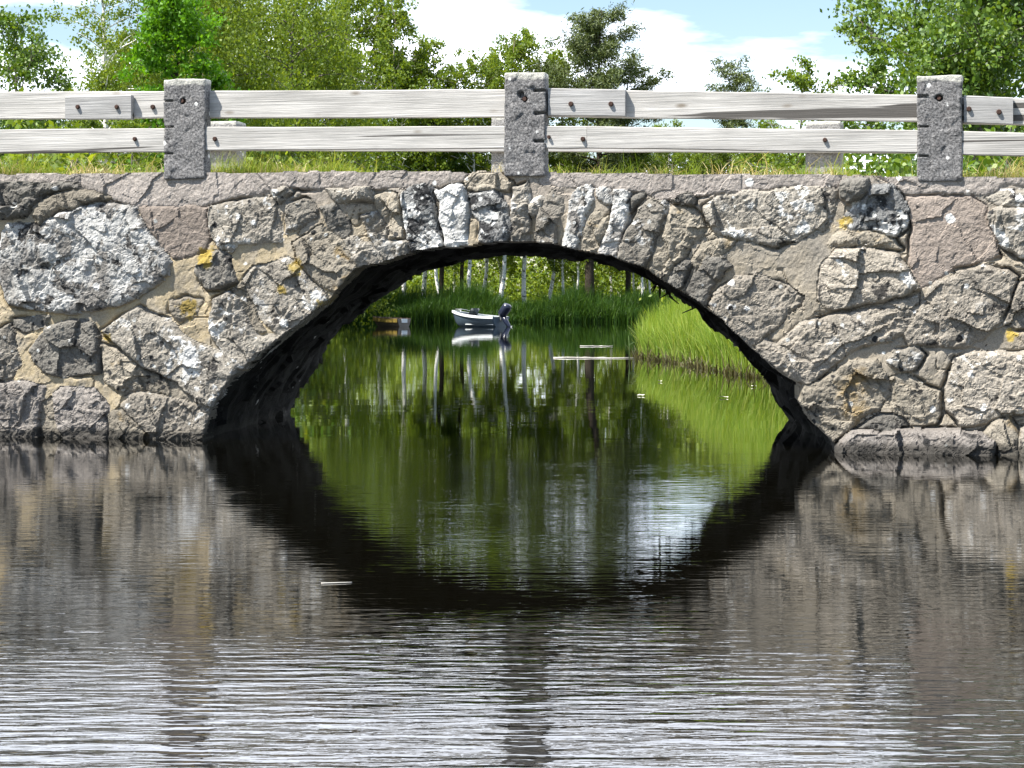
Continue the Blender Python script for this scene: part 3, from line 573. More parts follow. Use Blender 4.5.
def submesh(sel, name):
    I, J = np.nonzero(sel); a = I * ny + J; Q = np.stack([a, a + ny, a + ny + 1, a + 1], -1)
    # skirts where the face borders open air (arch rim, top) or another stone: gives every stone its thickness
    pad = np.pad(cell, 1); sk = []
    for di, dj, e in ((0, -1, (0, 1)), (1, 0, (1, 2)), (0, 1, (2, 3)), (-1, 0, (3, 0))):
        o = ~pad[I + 1 + di, J + 1 + dj]; sk.append(Q[o][:, e])
    sk = np.vstack(sk); used = np.unique(Q); remap = np.full(len(POS), -1); remap[used] = np.arange(len(used))
    V = POS[used]; Qn = remap[Q]
    if len(sk):
        s = remap[sk]; vb = np.unique(s); mb = np.full(len(V), -1); mb[vb] = np.arange(len(vb)) + len(V)
        V2 = V[vb].copy(); V2 = V2 + BACK + np.stack([0 * V2[:, 1], -V2[:, 1], 0 * V2[:, 1]], -1)
        Qs = np.stack([s[:, 1], s[:, 0], mb[s[:, 0]], mb[s[:, 1]]], -1); V = np.vstack([V, V2]); Qn = np.vstack([Qn, Qs])
    return npmesh(name, V, Qn, None, False)
obj('mortar', submesh(cell & (cid < 0), 'mortar'), M['mortar'], bridge)
for k in range(nst):
    sel = cell & (cid == k)
    if sel.sum() < 12: 
        continue
    nm = ST[k][3] if k < len(ST) else 'facing_stone'
    obj(nm, submesh(sel, nm), M[kind[k]], bridge, ST[k][4] if k < len(ST) else None)
# barrel vault
def resample(P, n):
    s = np.concatenate([[0], np.cumsum(np.linalg.norm(np.diff(P, axis=0), axis=1))]); q = np.linspace(0, s[-1], n)
    return np.stack([np.interp(q, s, P[:, 0]), np.interp(q, s, P[:, 1])], -1)
nA, nB = 220, 60
fa = front_uz.copy(); c0 = np.array([fa[:, 0].mean(), 0.2]); fa = fa + (fa - c0) / np.linalg.norm(fa - c0, axis=1)[:, None] * 0.03
PA = resample(fa, nA); PB = resample(rear_uz, nA)
tt = np.linspace(0, 1, nB); vv = 0.06 + tt * (BDV - 0.06)
LU = PA[:, None, 0] * (1 - tt) + PB[:, None, 0] * tt; LZ = PA[:, None, 1] * (1 - tt) + PB[:, None, 1] * tt
s_ = np.linspace(0, 7.5, nA)[:, None] + 0 * tt; v_ = vv[None] + 0 * s_
nrm = np.stack([np.gradient(LZ, axis=0), -np.gradient(LU, axis=0)], -1); nrm /= np.linalg.norm(nrm, axis=-1)[..., None] + 1e-9
fade = np.clip(tt * 12, 0, 1)[None]
dsp = (0.05 * facets(s_, v_, 0.33, 5) * 0.6 + 0.03 * fbm(s_, v_, 6, 3, 150)) * fade
LU = LU + nrm[..., 0] * dsp; LZ = LZ + nrm[..., 1] * dsp
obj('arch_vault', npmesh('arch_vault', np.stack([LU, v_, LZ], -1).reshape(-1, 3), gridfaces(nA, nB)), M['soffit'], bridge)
# rear face, deck core
ur = np.arange(-7.3, 5.5, 0.05); zr = np.arange(-0.5, 2.7, 0.05); UR, ZR = np.meshgrid(ur, zr, indexing='ij')
ra = np.vstack([rear_uz, [[rear_uz[-1, 0], -0.9], [rear_uz[0, 0], -0.9]]])
ok = (polyd(ra, UR, ZR) < 0.03) & (ZR < ztop(UR - BDU) - 0.02); ck = ok[:-1, :-1] & ok[1:, :-1] & ok[1:, 1:] & ok[:-1, 1:]
I, J = np.nonzero(ck); a = I * len(zr) + J; n2 = len(zr)
VR = BDV + 0.03 * facets(UR, ZR, 0.4, 9) + 0.03 * fbm(UR, ZR, 4, 3, 160)
obj('rear_wall', npmesh('rear_wall', np.stack([UR, VR, ZR], -1).reshape(-1, 3), np.stack([a + 1, a + n2 + 1, a + n2, a], -1)), M['grey'], bridge)
du = np.linspace(-6.4, 6.2, 90); dv = np.linspace(0.12, BDV + 0.02, 14); DU, DV = np.meshgrid(du, dv, indexing='ij')
DZ = ztop(DU) - 0.025 + 0.02 * fbm(DU, DV, 2, 3, 170) + 0.05 * np.sin(np.clip(DV / BDV, 0, 1) * math.pi)
obj('deck', npmesh('deck', np.stack([DU + BDU / BDV * DV, DV, DZ], -1).reshape(-1, 3), gridfaces(90, 14), None, True), M['gravel'], bridge)
# gravel road running on from both ends of the deck
for side in (-1, 1):
    uu = np.linspace(6.0 if side > 0 else -40, 40 if side > 0 else -6.2, 60); vq = np.linspace(0.6, 3.6, 6); RU, RV = np.meshgrid(uu, vq, indexing='ij')
    wxx = OO[0] + RU * UX[0] + RV * NI[0]; wyy = OO[1] + RU * UX[1] + RV * NI[1]
    e = ztop(np.clip(RU, -6.2, 6.0)); k = np.clip((np.abs(RU) - 6.1) / 3, 0, 1)
    rz_ = np.maximum(e * (1 - k) + k * (ground(wxx, wyy) + 0.06), ground(wxx, wyy) + 0.05)
    tag(obj('road', npmesh('road', np.stack([wxx, wyy, rz_], -1).reshape(-1, 3), gridfaces(60, 6), None, True), M['gravel']), kind='structure')

# ------------------------------------------------------------------ railings on the bridge
def rock_box(lo, hi, step, amp, seed, round_=0.02, notches=(), holes=()):
    """dressed stone post: a box of fine faces, roughened, with drill slots and holes pushed into its front"""
    lo = np.array(lo, float); hi = np.array(hi, float); n = np.maximum(2, np.ceil((hi - lo) / step).astype(int))
    mb = MB()
    for ax in range(3):
        b, c = [(1, 2), (0, 2), (0, 1)][ax]
        for s in (0, 1):
            B, C = np.meshgrid(np.linspace(lo[b], hi[b], n[b] + 1), np.linspace(lo[c], hi[c], n[c] + 1), indexing='ij')
            P = np.zeros(B.shape + (3,)); P[..., b] = B; P[..., c] = C; P[..., ax] = (lo, hi)[s][ax]
            Q = gridfaces(n[b] + 1, n[c] + 1)
            if (s == 1) == (ax == 1): Q = Q[:, ::-1]
            mb.add(P.reshape(-1, 3), Q)
    V = np.vstack(mb.V); Q = np.vstack(mb.Q); mid = (lo + hi) / 2; half = (hi - lo) / 2
    q = np.abs(V - mid) - (half - round_); qc = np.clip(q, 0, None); L = np.linalg.norm(qc, axis=1)
    f = np.where(L > 0, round_ / np.maximum(L, 1e-9), 1)[:, None]
    V = np.where((L > round_)[:, None], mid + np.sign(V - mid) * (np.clip(np.abs(V - mid), None, half - round_) + qc * f), V)
    x, y, z = V.T; nx_ = fbm(x * 1.0 + y * .9, z + y * .7, 12, 4, seed, 0.65); ny_ = fbm(x + y * .8 + 5, z * 1.0 + y, 12, 4, seed + 5, 0.65)
    V0 = V.copy(); V[:, 0] += amp * nx_; V[:, 1] += amp * ny_ + 0.45 * amp * facets(x + y, z + y, 0.09, seed); V[:, 2] += amp * 0.6 * fbm(x, y + z, 10, 3, seed + 9)
    fr = V0[:, 1] < lo[1] + 0.02
    for (x0, x1, zc) in notches: V[fr & (V0[:, 0] > x0) & (V0[:, 0] < x1) & (np.abs(V0[:, 2] - zc) < 0.008), 1] += 0.05
    for (xc, zc, r) in holes: V[fr & ((V0[:, 0] - xc) ** 2 + (V0[:, 2] - zc) ** 2 < r * r), 1] += 0.05
    return npmesh('post', V, Q, None, True)
rail_f = thing('bridge_railing', 'grey-white board railing on rough granite posts along the front edge of the bridge', 'railing', BLOC, BROT)
rail_r = thing('bridge_railing', 'far-side railing of the bridge, mostly hidden behind the front boards, on shorter paler posts', 'railing', BLOC, BROT)
def front_post(x0, x1, y0, y1, notch_side, ny_px, hole_px, seed):
    a, zt = uz(x0, y0, -0.05); b, zb = uz(x1, y1, -0.05)
    no = []
    for py in ny_px:
        z = uz(x0, py, -0.05)[1]; no.append((a - 0.02, a + 0.085, z) if notch_side == 'l' else (b - 0.095, b + 0.02, z))
    ho = []
    for hx, hy in hole_px: h = uz(hx, hy, -0.05); ho.append((h[0], h[1], 0.024))
    p = obj('post', rock_box((a, -0.05, zb - 0.01), (b, 0.085, zt), 0.01, 0.009, seed, 0.013, no, ho), M['granite'], rail_f)
    for hx, hy in hole_px[:1]:
        h = uz(hx, hy, -0.02); mb = MB(); mb.tube([(h[0], -0.045, h[1]), (h[0] + .004, 0.01, h[1])], [0.016, 0.018], 8); mb.build('iron_stub', M['rust'], p)
front_post(163.5, 205, 79.5, 177.5, 'l', (101.5, 127, 154), [(183, 101)], 200)
front_post(504, 545, 73, 174.5, 'r', (91, 114, 142), [(525, 99), (521, 94)], 210)
front_post(-216, -174, 84, 180, 'l', (105, 130), [(-196, 104)], 226)
front_post(1326, 1375, 82, 183, 'r', (104, 132), [(1350, 106)], 232)
front_post(917, 962, 76, 179.5, 'l', (96.5, 127, 156), [(939, 98)], 220)
VRAIL = 0.05; VLOW = -0.035
def board(name, xa, xb, ya, yb, v0, th, mat, parent, seed, bolts=(), sub='bolt'):
    """ya/yb: (top, bottom) in photo rows at the two ends"""
    a0 = uz(xa, ya[0], v0); a1 = uz(xa, ya[1], v0); b0 = uz(xb, yb[0], v0); b1 = uz(xb, yb[1], v0)
    n = max(4, int(abs(b0[0] - a0[0]) / 0.06)); t = np.linspace(0, 1, n + 1)
    u = a0[0] + (b0[0] - a0[0]) * t; zt = a0[1] + (b0[1] - a0[1]) * t; zb = a1[1] + (b1[1] - a1[1]) * t
    zt = zt + 0.005 * fbm(u, u * 0 + seed, 1.6, 3, 230); zb = zb + 0.005 * fbm(u, u * 0 + seed + 9, 1.6, 3, 231); vo = 0.004 * fbm(u, u * 0 + seed, 1.1, 2, 232)
    c = 0.006; rings = []
    for (v, z) in ((v0, zb + c), (v0 + c, zb), (v0 + th - c, zb), (v0 + th, zb + c), (v0 + th, zt - c), (v0 + th - c, zt), (v0 + c, zt), (v0, zt - c)):
        rings.append(np.stack([u, v + vo, z], -1))
    V = np.stack(rings, 1); k = 8; i, j = np.meshgrid(np.arange(n), np.arange(k), indexing='ij'); j2 = (j + 1) % k
    Q = np.stack([i * k + j, (i + 1) * k + j, (i + 1) * k + j2, i * k + j2], -1).reshape(-1, 4)
    T = []
    for e, fl in ((0, 1), (n * k, 0)):
        for q in range(1, k - 1): T.append((e, e + q, e + q + 1) if fl else (e, e + q + 1, e + q))
    o = obj(name, npmesh(name, V.reshape(-1, 3), Q, T), mat, parent)
    for bx, by, r in bolts:
        p = uz(bx, by, v0); mb = MB(); mb.tube([(p[0], v0 - 0.022, p[1]), (p[0], v0 - 0.010, p[1]), (p[0], v0 + 0.012, p[1])], [r * 0.9, r * 1.2, r * 1.2], 8); mb.build(sub, M['rust'], o)
    return o
board('upper_rail', -330, 165, (94, 121), (91, 118), VRAIL, .06, M['wood'], rail_f, 1, [(153, 107, .017)])
board('upper_rail', 204, 506, (91, 118), (89, 117), VRAIL, .06, M['wood'], rail_f, 2)
board('upper_rail', 544, 918, (89, 116.5), (95, 121.5), VRAIL, .06, M['wood'], rail_f, 3)
board('upper_rail', 960, 1330, (97, 123.5), (106, 131), VRAIL, .06, M['wood'], rail_f, 4)
board('splice_board', 65, 131, (97, 119.5), (95, 119), VRAIL - .062, .058, M['wood_grey'], rail_f, 5, [(78, 107, .016), (117, 107, .016)])
board('splice_board', 548, 625, (88, 115.5), (89.5, 116.5), VRAIL - .062, .058, M['wood_grey'], rail_f, 6, [(571, 104, .017), (611, 104, .017)])
board('splice_board', 964, 1013, (95.5, 123), (97, 124.5), VRAIL - .062, .058, M['wood_grey'], rail_f, 7, [(969, 109, .016), (999, 112, .017)])
board('lower_rail', -330, 165, (133, 156), (128, 152), VLOW, .055, M['wood'], rail_f, 8, [(135, 139, .015)])
board('lower_rail', 204, 506, (127, 150.5), (126, 148.5), VLOW, .055, M['wood'], rail_f, 9, [(215, 139, .016)])
board('lower_rail', 587, 918, (126.2, 148), (130, 152.5), VLOW, .055, M['wood'], rail_f, 10, [(825, 140, .015)])
board('lower_rail', 544, 586.6, (126, 148), (126.2, 148), VLOW, .058, M['wood'], rail_f, 11, [(583, 139, .016), (549, 137, .012)])
board('lower_rail', 960, 1330, (131, 154.5), (143, 163), VLOW, .055, M['wood'], rail_f, 12)
VB = BDV - 0.35
for (x0, x1, y0, y1, sd) in ((201, 236, 121.5, 176, 250), (491, 526, 116, 176, 256), (805.5, 841, 121.5, 176, 262)):
    a, zt = uz(x0, y0, VB); b, zb = uz(x1, y1, VB)
    obj('post', rock_box((a, VB, zb), (b, VB + 0.28, zt), 0.02, 0.006, sd, 0.015), M['granite_pale'], rail_r)
board('rail', -120, 1180, (131, 149.5), (137, 154), VB - .06, .055, M['wood_grey'], rail_r, 13)

# ------------------------------------------------------------------ blades: verge grass and reeds (nobody could count these)
def blades(P, Hh, W, lean, rng, seg=3, droop=0.5):
    """tapered bent blades: P base points, Hh heights, W widths, lean = horizontal reach as a share of the height"""
    n = len(P); th = rng.uniform(0, 2 * math.pi, n); d = np.stack([np.cos(th), np.sin(th), 0 * th], -1)
    ph = rng.uniform(0, 2 * math.pi, n); wdir = np.stack([np.cos(ph), np.sin(ph), 0 * ph], -1)
    V = []
    for k in range(seg + 1):
        t = k / seg; c = P + d * (lean * Hh * t ** 2)[:, None] + np.array([0, 0, 1.0]) * (Hh * (t - droop * lean * t ** 3))[:, None]
        wk = (W * (1 - 0.92 * t ** 1.5) * 0.5)[:, None]; V.append(c - wdir * wk); V.append(c + wdir * wk)
    V = np.stack(V, 1); Q = np.array([(2 * k, 2 * k + 1, 2 * k + 3, 2 * k + 2) for k in range(seg)])
    return V.reshape(-1, 3), (np.arange(n)[:, None, None] * (2 * (seg + 1)) + Q[None]).reshape(-1, 4)
def stuff(name, V, Q, mat): return tag(obj(name, npmesh(name, V, Q), mat), kind='stuff')
r = np.random.default_rng(11)
def verge(n, v0, v1, hs_, seed, u0=-6.2, u1=6.0):
    r = np.random.default_rng(seed); u = r.uniform(u0, u1, n * 4); v = r.uniform(v0, v1, n * 4)
    den = fbm(u, v, 1.8, 3, 300 + seed); keep = r.random(len(u)) < np.clip(0.30 + 3.4 * den, 0.03, 1); u, v, den = u[keep][:n], v[keep][:n], den[keep][:n]
    x = OO[0] + u * UX[0] + v * NI[0]; y = OO[1] + u * UX[1] + v * NI[1]
    z = ztop(u - BDU / BDV * v) - 0.012
    P = np.stack([x, y, z], -1); return P, r.gamma(4, 0.25, len(u)) * hs_ * (0.8 + 0.9 * np.clip(den * 3.2, -.7, 2.0)), r
P, hh, r2 = verge(11000, 0.16, 0.75, 0.075, 1); V, Q = blades(P, hh, 0.006 + 0 * hh, r2.uniform(.1, .9, len(hh)), r2); stuff('verge_grass', V, Q, M['grass'])
P, hh, r2 = verge(10000, 2.9, BDV - 0.05, 0.075, 2); V, Q = blades(P, hh, 0.009 + 0 * hh, r2.uniform(.1, .7, len(hh)), r2); stuff('verge_grass', V, Q, M['grass'])
P, hh, r2 = verge(1900, 0.12, 0.5, 0.08, 3); V, Q = blades(P, hh, 0.006 + 0 * hh, r2.uniform(.4, 1.3, len(hh)), r2); stuff('dry_grass', V, Q, M['straw'])
for sg in (-1, 1):
    rr = np.random.default_rng(90 + sg); n = 9000; u = sg * rr.uniform(5.9, 9.5, n); v = rr.uniform(-2.6, 6.5, n)
    x = OO[0] + u * UX[0] + v * NI[0]; y = OO[1] + u * UX[1] + v * NI[1]; z = ground(x, y); kk = (z > 0.02) & ((v < .4) | (v > 3.8)); P = np.stack([x, y, z - .02], -1)[kk]
    V, Q = blades(P, rr.uniform(.12, .5, len(P)), rr.uniform(.01, .02, len(P)), rr.uniform(.1, .9, len(P)), rr, 3, 0.6); stuff('bank_grass', V, Q, M['grass'])
# bright sedge on the right bank
r = np.random.default_rng(21); n = 60000; y = r.uniform(27.5, 52, n); x = xr(y) + 3.4 * r.random(n) ** 1.3 - 0.15 + 0.16 * fbm(y, y * 0, 0.9, 3, 310)
P = np.stack([x, y, np.maximum(ground(x, y), -0.05)], -1)
hh = (1.18 + 0.65 * fbm(x, y, 0.9, 3, 320)) * r.uniform(.55, 1.15, n) * np.clip(0.85 + (x - xr(y)) * 0.25, .75, 1.2) * np.clip(1 - np.clip(33 - y, 0, 20) * 0.08, .5, 1)
V, Q = blades(P, hh, r.uniform(.012, .03, n), r.uniform(.03, .42, n), r, 3, 0.55); stuff('bright_sedge', V, Q, M['reed_bright'])
n = 2600; y = r.uniform(28, 48, n); x = xr(y) + r.uniform(-0.32, 0.12, n)
P = np.stack([x, y, np.full(n, -0.05)], -1); V, Q = blades(P, r.gamma(3, .055, n) + .06, r.uniform(.012, .03, n), r.uniform(.1, .9, n), r, 3, 0.6); stuff('dead_stalks', V, Q, M['dead'])
# shade-coloured reed belt on the far bank and along the left bank
n = 46000; x = r.uniform(-19, 15, n); y = yfar(x) + r.uniform(-2.2, 4.0, n)
P = np.stack([x, y, np.maximum(ground(x, y), -0.05)], -1)
hh = (1.75 + 1.5 * fbm(x, y, 0.45, 3, 330)) * r.uniform(.6, 1.1, n) * np.clip(.6 + (y - yfar(x) + 2.2) * .3, .5, 1.0)
V, Q = blades(P, hh, r.uniform(.03, .07, n), r.uniform(.05, .6, n), r, 3, 0.5); stuff('reed_belt', V, Q, M['reed_shaded'])
n = 30000; y = r.uniform(24, 131, n); x = xl(y) + r.uniform(-2.5, 0.5, n)
P = np.stack([x, y, np.maximum(ground(x, y), -0.05)], -1); hh = r.uniform(.6, 1.5, n) * (1 + .4 * fbm(x, y, .4, 2, 335))
V, Q = blades(P, hh, r.uniform(.02, .05, n), r.uniform(.05, .6, n), r, 3, 0.5); stuff('bank_grass', V, Q, M['reed_shaded'])
n = 26000; y = r.uniform(50, 131, n); x = xr(y) + r.uniform(-0.5, 3.0, n)
P = np.stack([x, y, np.maximum(ground(x, y), -0.05)], -1); hh = r.uniform(.6, 1.5, n)
V, Q = blades(P, hh, r.uniform(.02, .05, n), r.uniform(.05, .6, n), r, 3, 0.5); stuff('bank_grass', V, Q, M['reed_bright'])

# ------------------------------------------------------------------ trees
def leaves(C, size, rng, up=0.25, asp=0.62, hang=None):
    n = len(C); nr = rng.normal(0, 1, (n, 3)); nr[:, 2] = nr[:, 2] * 0.8 + up; nr /= np.linalg.norm(nr, axis=1)[:, None]
    a = np.cross(nr, rng.normal(0, 1, (n, 3))); 
    if hang is not None: a = a + np.array([0, 0, -hang])
    a /= np.linalg.norm(a, axis=1)[:, None]; b = np.cross(nr, a); b /= np.linalg.norm(b, axis=1)[:, None] + 1e-9
    s = (size * rng.uniform(.6, 1.3, n))[:, None] * 0.5
    V = np.stack([C - a * s, C + b * s * asp - a * s * .1, C + a * s, C - b * s * asp - a * s * .1], 1)
    return V.reshape(-1, 3), np.arange(n * 4).reshape(-1, 4)
def grow(kind, H, W, seed, nleaf, lsize, base=0.25, r0=None, lean=(0, 0)):
    """returns (trunk mesh, crown mesh); H height, W crown radius, base = share of bare trunk"""
    rng = np.random.default_rng(seed); wood = MB(); t = np.linspace(0, 1, 14)
    wob = np.cumsum(rng.normal(0, 0.006 * H, (14, 2)), axis=0); wob -= wob[0]
    tr = np.stack([lean[0] * t * H + wob[:, 0], lean[1] * t * H + wob[:, 1], t * H * 0.97], -1)
    r0 = r0 or H * 0.011; tr[0, 2] = -0.5
    wood.tube(tr, r0 * (1 - 0.93 * t ** 1.1), 8)
    def tp(s): return np.array([np.interp(s, t, tr[:, k]) for k in range(3)])
    C = []
    nl = {'birch': 46, 'weep': 52, 'broad': 34, 'pine': 40, 'maple': 30}[kind]
    for i in range(nl):
        s = base + (0.97 - base) * ((i + rng.random()) / nl); q = (s - base) / (1 - base); p0 = tp(s); az = rng.uniform(0, 2 * math.pi)
        if kind in ('birch', 'weep'): prof = (0.30 + 0.95 * math.sin(min(1, q * .84 + .15) * math.pi) ** .8); elev = rng.uniform(.5, 1.0)
        elif kind == 'pine': prof = 0.5 + 0.7 * math.sin(min(1, q + 0.12) * math.pi); elev = rng.uniform(-.05, .5) + q * .5
        else: prof = math.sqrt(max(0.05, 1 - (2 * q - 0.85) ** 2 * 0.78)); elev = rng.uniform(.1, .9)
        L = W * prof * rng.uniform(.55, 1.2); k = 6; ss = np.linspace(0, 1, k); d = np.array([math.cos(az), math.sin(az), 0])
        bend = {'birch': -.22, 'weep': -.55, 'broad': 0.05, 'pine': .1, 'maple': .1}[kind]
        pts = p0 + d * (L * ss)[:, None] * math.cos(elev * .8) + np.array([0, 0, 1.0]) * (L * (math.sin(elev) * ss + bend * ss ** 2.2))[:, None] + rng.normal(0, .03 * L, (k, 3)) * ss[:, None]
        wood.tube(pts, r0 * (1 - .9 * s) * .42 * (1 - .85 * ss) + .006, 4, False)
        m = int(nleaf / nl * (0.5 + prof * .7))
        if kind in ('birch', 'weep'):
            ns = max(4, int(m / 60)); st = pts[0] + (pts[-1] - pts[0]) * 0
            for _ in range(ns):
                f = rng.uniform(.25, 1.05); b0 = np.array([np.interp(f, ss, pts[:, a]) for a in range(3)]) + rng.normal(0, .10 * L + .12, 3)
                hl = rng.uniform(.3, 1.0) * (W * .34 if kind == 'birch' else W * .62); mm = max(6, m // ns); z = rng.random(mm) ** .8
                C.append(b0 + np.stack([rng.normal(0, .17 + .10 * z * hl * .3), rng.normal(0, .17 + .10 * z * hl * .3), -z * hl + rng.normal(0, .08, mm)], -1))
        elif kind == 'pine':
            ns = max(5, int(m / 60))
            for _ in range(ns):
                f = rng.uniform(.4, 1.05); b0 = np.array([np.interp(f, ss, pts[:, a]) for a in range(3)]) + rng.normal(0, .09 * L, 3) * [1, 1, .5]
                mm = max(8, m // ns); C.append(b0 + rng.normal(0, 1, (mm, 3)) * np.array([.42, .42, .24]) * W * .24)
        else:
            ns = max(5, int(m / 80))
            for _ in range(ns):
                f = rng.uniform(.3, 1.08); b0 = np.array([np.interp(f, ss, pts[:, a]) for a in range(3)]) + rng.normal(0, .15 * L, 3)
                tip = b0 + rng.normal(0, .12 * W, 3)
                if rng.random() < .35: wood.tube([np.array([np.interp(min(1, f * .8), ss, pts[:, a]) for a in range(3)]), b0, tip], [.012, .008, .004], 3, False)
                mm = max(8, m // ns); C.append(b0 + rng.normal(0, 1, (mm, 3)) * np.array([1, 1, .7]) * W * rng.uniform(.05, .115))
    C = np.vstack(C)
    if kind == 'pine': V, Q = leaves(C, lsize, rng, .5, .22)
    else: V, Q = leaves(C, lsize, rng, .3, .66, .8 if kind == 'weep' else .3)
    return wood.mesh('trunk', True), npmesh('crown', V, Q)
BANK = {}
def tree(key, spec, px, Y, label, cat='tree', name='birch_tree', bark='birch', leaf='leaf_birch', sc=1.0, rz=0.0, group=None, x=None):
    """key: which grown template (kept so look-alikes share mesh data)"""
    if key not in BANK: BANK[key] = grow(**spec)
    tr, cr = BANK[key]; x = at(px, Y) if x is None else x
    o = thing(name, label, cat, (x, Y, float(ground(x, Y)) - 0.05), rz, group); o.scale = (sc, sc, sc)
    obj('trunk', tr, M[bark], o); obj('crown', cr, M[leaf], o); return o
def Hat(py, Y): return hz(py, Y) - 0.5

B1 = dict(kind='birch', H=20.0, W=3.5, seed=1, nleaf=15000, lsize=.20, base=.25, r0=.17)
B2 = dict(kind='birch', H=20.0, W=3.1, seed=2, nleaf=13000, lsize=.20, base=.28, r0=.15, lean=(.03, 0))
B3 = dict(kind='birch', H=20.0, W=3.8, seed=3, nleaf=16500, lsize=.20, base=.22, r0=.18)
# --- far bank, seen through the arch and over the railing
far = [  # px, distance, template, spec, height, label
 (345, 139, 'b1', B1, 22.6, 'tall birch at the far bank furthest left behind the reed belt'),
 (378, 142, 'b3', B3, 23.2, 'leafy birch on the far bank whose top stands highest left of the gap of sky'),
 (408, 138, 'b2', B2, 21.8, 'slim birch on the far bank behind the yellow-sided rowing boat'),
 (423, 141, 'b1', B1, 19.6, 'thin white birch stem between the rowing boat and the motorboat'),
 (436, 137, 'b2', B2, 17.5, 'white birch stem left of the motorboat, beside a dark trunk'),
 (470, 137, 'b3', B3, 17.6, 'white birch stem straight behind the motorboat'),
 (483, 143, 'b2', B2, 19.0, 'short thin birch seen just above the motorboat windscreen'),
 (499, 138, 'b1', B1, 19.3, 'white birch leaning to the right behind the outboard motor'),
 (525, 140, 'b3', B3, 20.0, 'birch with the highest top right of the middle granite post'),
 (550, 142, 'b2', B2, 18.8, 'pale birch stem in the middle of the arch opening'),
 (563, 139, 'b1', B1, 12.5, 'thin white birch stem left of the two dark pine trunks'),
 (580, 137, 'b2', B2, 12.5, 'bright white birch stem close beside the thick dark pine trunk'),
 (641, 137, 'b1', B1, 12.0, 'left one of the twin white birch stems at the right of the arch'),
 (650, 138, 'b2', B2, 11.5, 'right one of the twin white birch stems at the right of the arch'),
]
for i, (px, Y, k, sp, H, lb) in enumerate(far):
    o = tree(k, sp, px, Y, lb, sc=H / 20.0, rz=i * 2.1, group=None)
    if px == 499: o.rotation_euler = (0, math.radians(4), 0)
DK = dict(kind='broad', H=15, W=2.3, seed=9, nleaf=4500, lsize=.22, base=.45, r0=.2)
tree('dk', DK, 442, 138.5, 'dark trunked slender tree beside the birch left of the motorboat', name='alder_tree', bark='bark_dark', leaf='leaf_alder', sc=.95)
tree('dk', DK, 462, 139, 'dark trunked tree close left of the birch behind the motorboat', name='alder_tree', bark='bark_dark', leaf='leaf_alder', sc=.85, rz=2)
P1 = dict(kind='pine', H=21, W=3.3, seed=14, nleaf=32000, lsize=.32, base=.36, r0=.34, lean=(.02, 0))
tree('p1', P1, 592, 136, 'tall open-crowned pine with a thick dark trunk, right of the middle post', name='pine_tree', bark='bark_dark', leaf='leaf_pine')
P2 = dict(kind='pine', H=18, W=2.5, seed=15, nleaf=7000, lsize=.34, base=.55, r0=.2)
tree('p2', P2, 627, 139, 'slimmer pine with a dark trunk between the thick pine and the twin birches', name='pine_tree', bark='bark_dark', leaf='leaf_pine', sc=1.02)
tree('p2', P2, 735, 152, 'small round-topped pine alone in the open sky above the right-hand boards', name='pine_tree', bark='bark_dark', leaf='leaf_pine', sc=1.06, rz=1.0)
# --- left bank
W1 = dict(kind='weep', H=17, W=4.6, seed=21, nleaf=42000, lsize=.15, base=.12, r0=.22)
W2 = dict(kind='weep', H=17, W=4.4, seed=22, nleaf=40000, lsize=.15, base=.10, r0=.22)
tree('w1', W1, 205, 88, 'big weeping birch with yellow-green hanging twigs right of the left granite post', leaf='leaf_yellow', sc=1.0)
tree('w2', W2, 285, 106, 'broad weeping birch filling the middle of the left-hand boards', leaf='leaf_yellow', sc=1.19)
tree('w1', W1, 312, 120, 'weeping birch at the right edge of the dense left-hand trees', leaf='leaf_birch', sc=1.22, rz=2.2)
A1 = dict(kind='broad', H=9, W=2.2, seed=31, nleaf=16000, lsize=.12, base=.12, r0=.12)
A2 = dict(kind='broad', H=9, W=1.7, seed=32, nleaf=9000, lsize=.12, base=.12, r0=.10)
tree('a1', A1, 8, 56, 'bushy dark green alder at the left edge of the photo', name='alder_tree', bark='bark_grey', leaf='leaf_alder', sc=.98)
tree('a2', A2, 62, 62, 'low pale alder with thin foliage under the gap of sky on the left', name='alder_tree', bark='bark_grey', leaf='leaf_birch', sc=.83)
B4 = dict(kind='birch', H=17, W=2.1, seed=33, nleaf=9000, lsize=.13, base=.15)
tree('b4', B4, 104, 84, 'tall slender birch with open airy crown left of the left granite post', bark='birch', leaf='leaf_birch', sc=1.0)
MP = dict(kind='maple', H=14, W=2.3, seed=34, nleaf=22000, lsize=.17, base=.3, r0=.17)
tree('mp', MP, 168, 78, 'bright green maple with dark limbs behind the left granite post', name='maple_tree', bark='bark_dark', leaf='leaf_maple', sc=1.02)
tree('a1', A1, 60, 74, 'dense alder low behind the left-hand end of the boards', name='alder_tree', bark='bark_grey', leaf='leaf_alder', sc=.8, rz=2.5)
tree('a2', A2, 130, 66, 'small yellow-green alder low beside the left granite post', name='alder_tree', bark='bark_grey', leaf='leaf_yellow', sc=.8, rz=1.2)
for i, (px, Y, k, sp, sc, lf) in enumerate(((30, 98, 'a1', A1, 1.1, 'leaf_alder'), (85, 104, 'a1', A1, 1.2, 'leaf_birch'), (135, 110, 'w2', W2, .95, 'leaf_birch'), (175, 116, 'w1', W1, 1.05, 'leaf_yellow'),
      (240, 122, 'w2', W2, 1.15, 'leaf_birch'), (285, 130, 'w1', W1, 1.1, 'leaf_birch'), (215, 100, 'a1', A1, 1.3, 'leaf_alder'), (270, 92, 'a1', A1, 1.0, 'leaf_alder'))):
    tree(k, sp, px, Y, 'one of the leafy trees crowding the wood behind the front trees on the left', name='leafy_tree', bark='bark_grey', leaf=lf, sc=sc, rz=i * 1.7, group='trees crowding the left-hand wood')
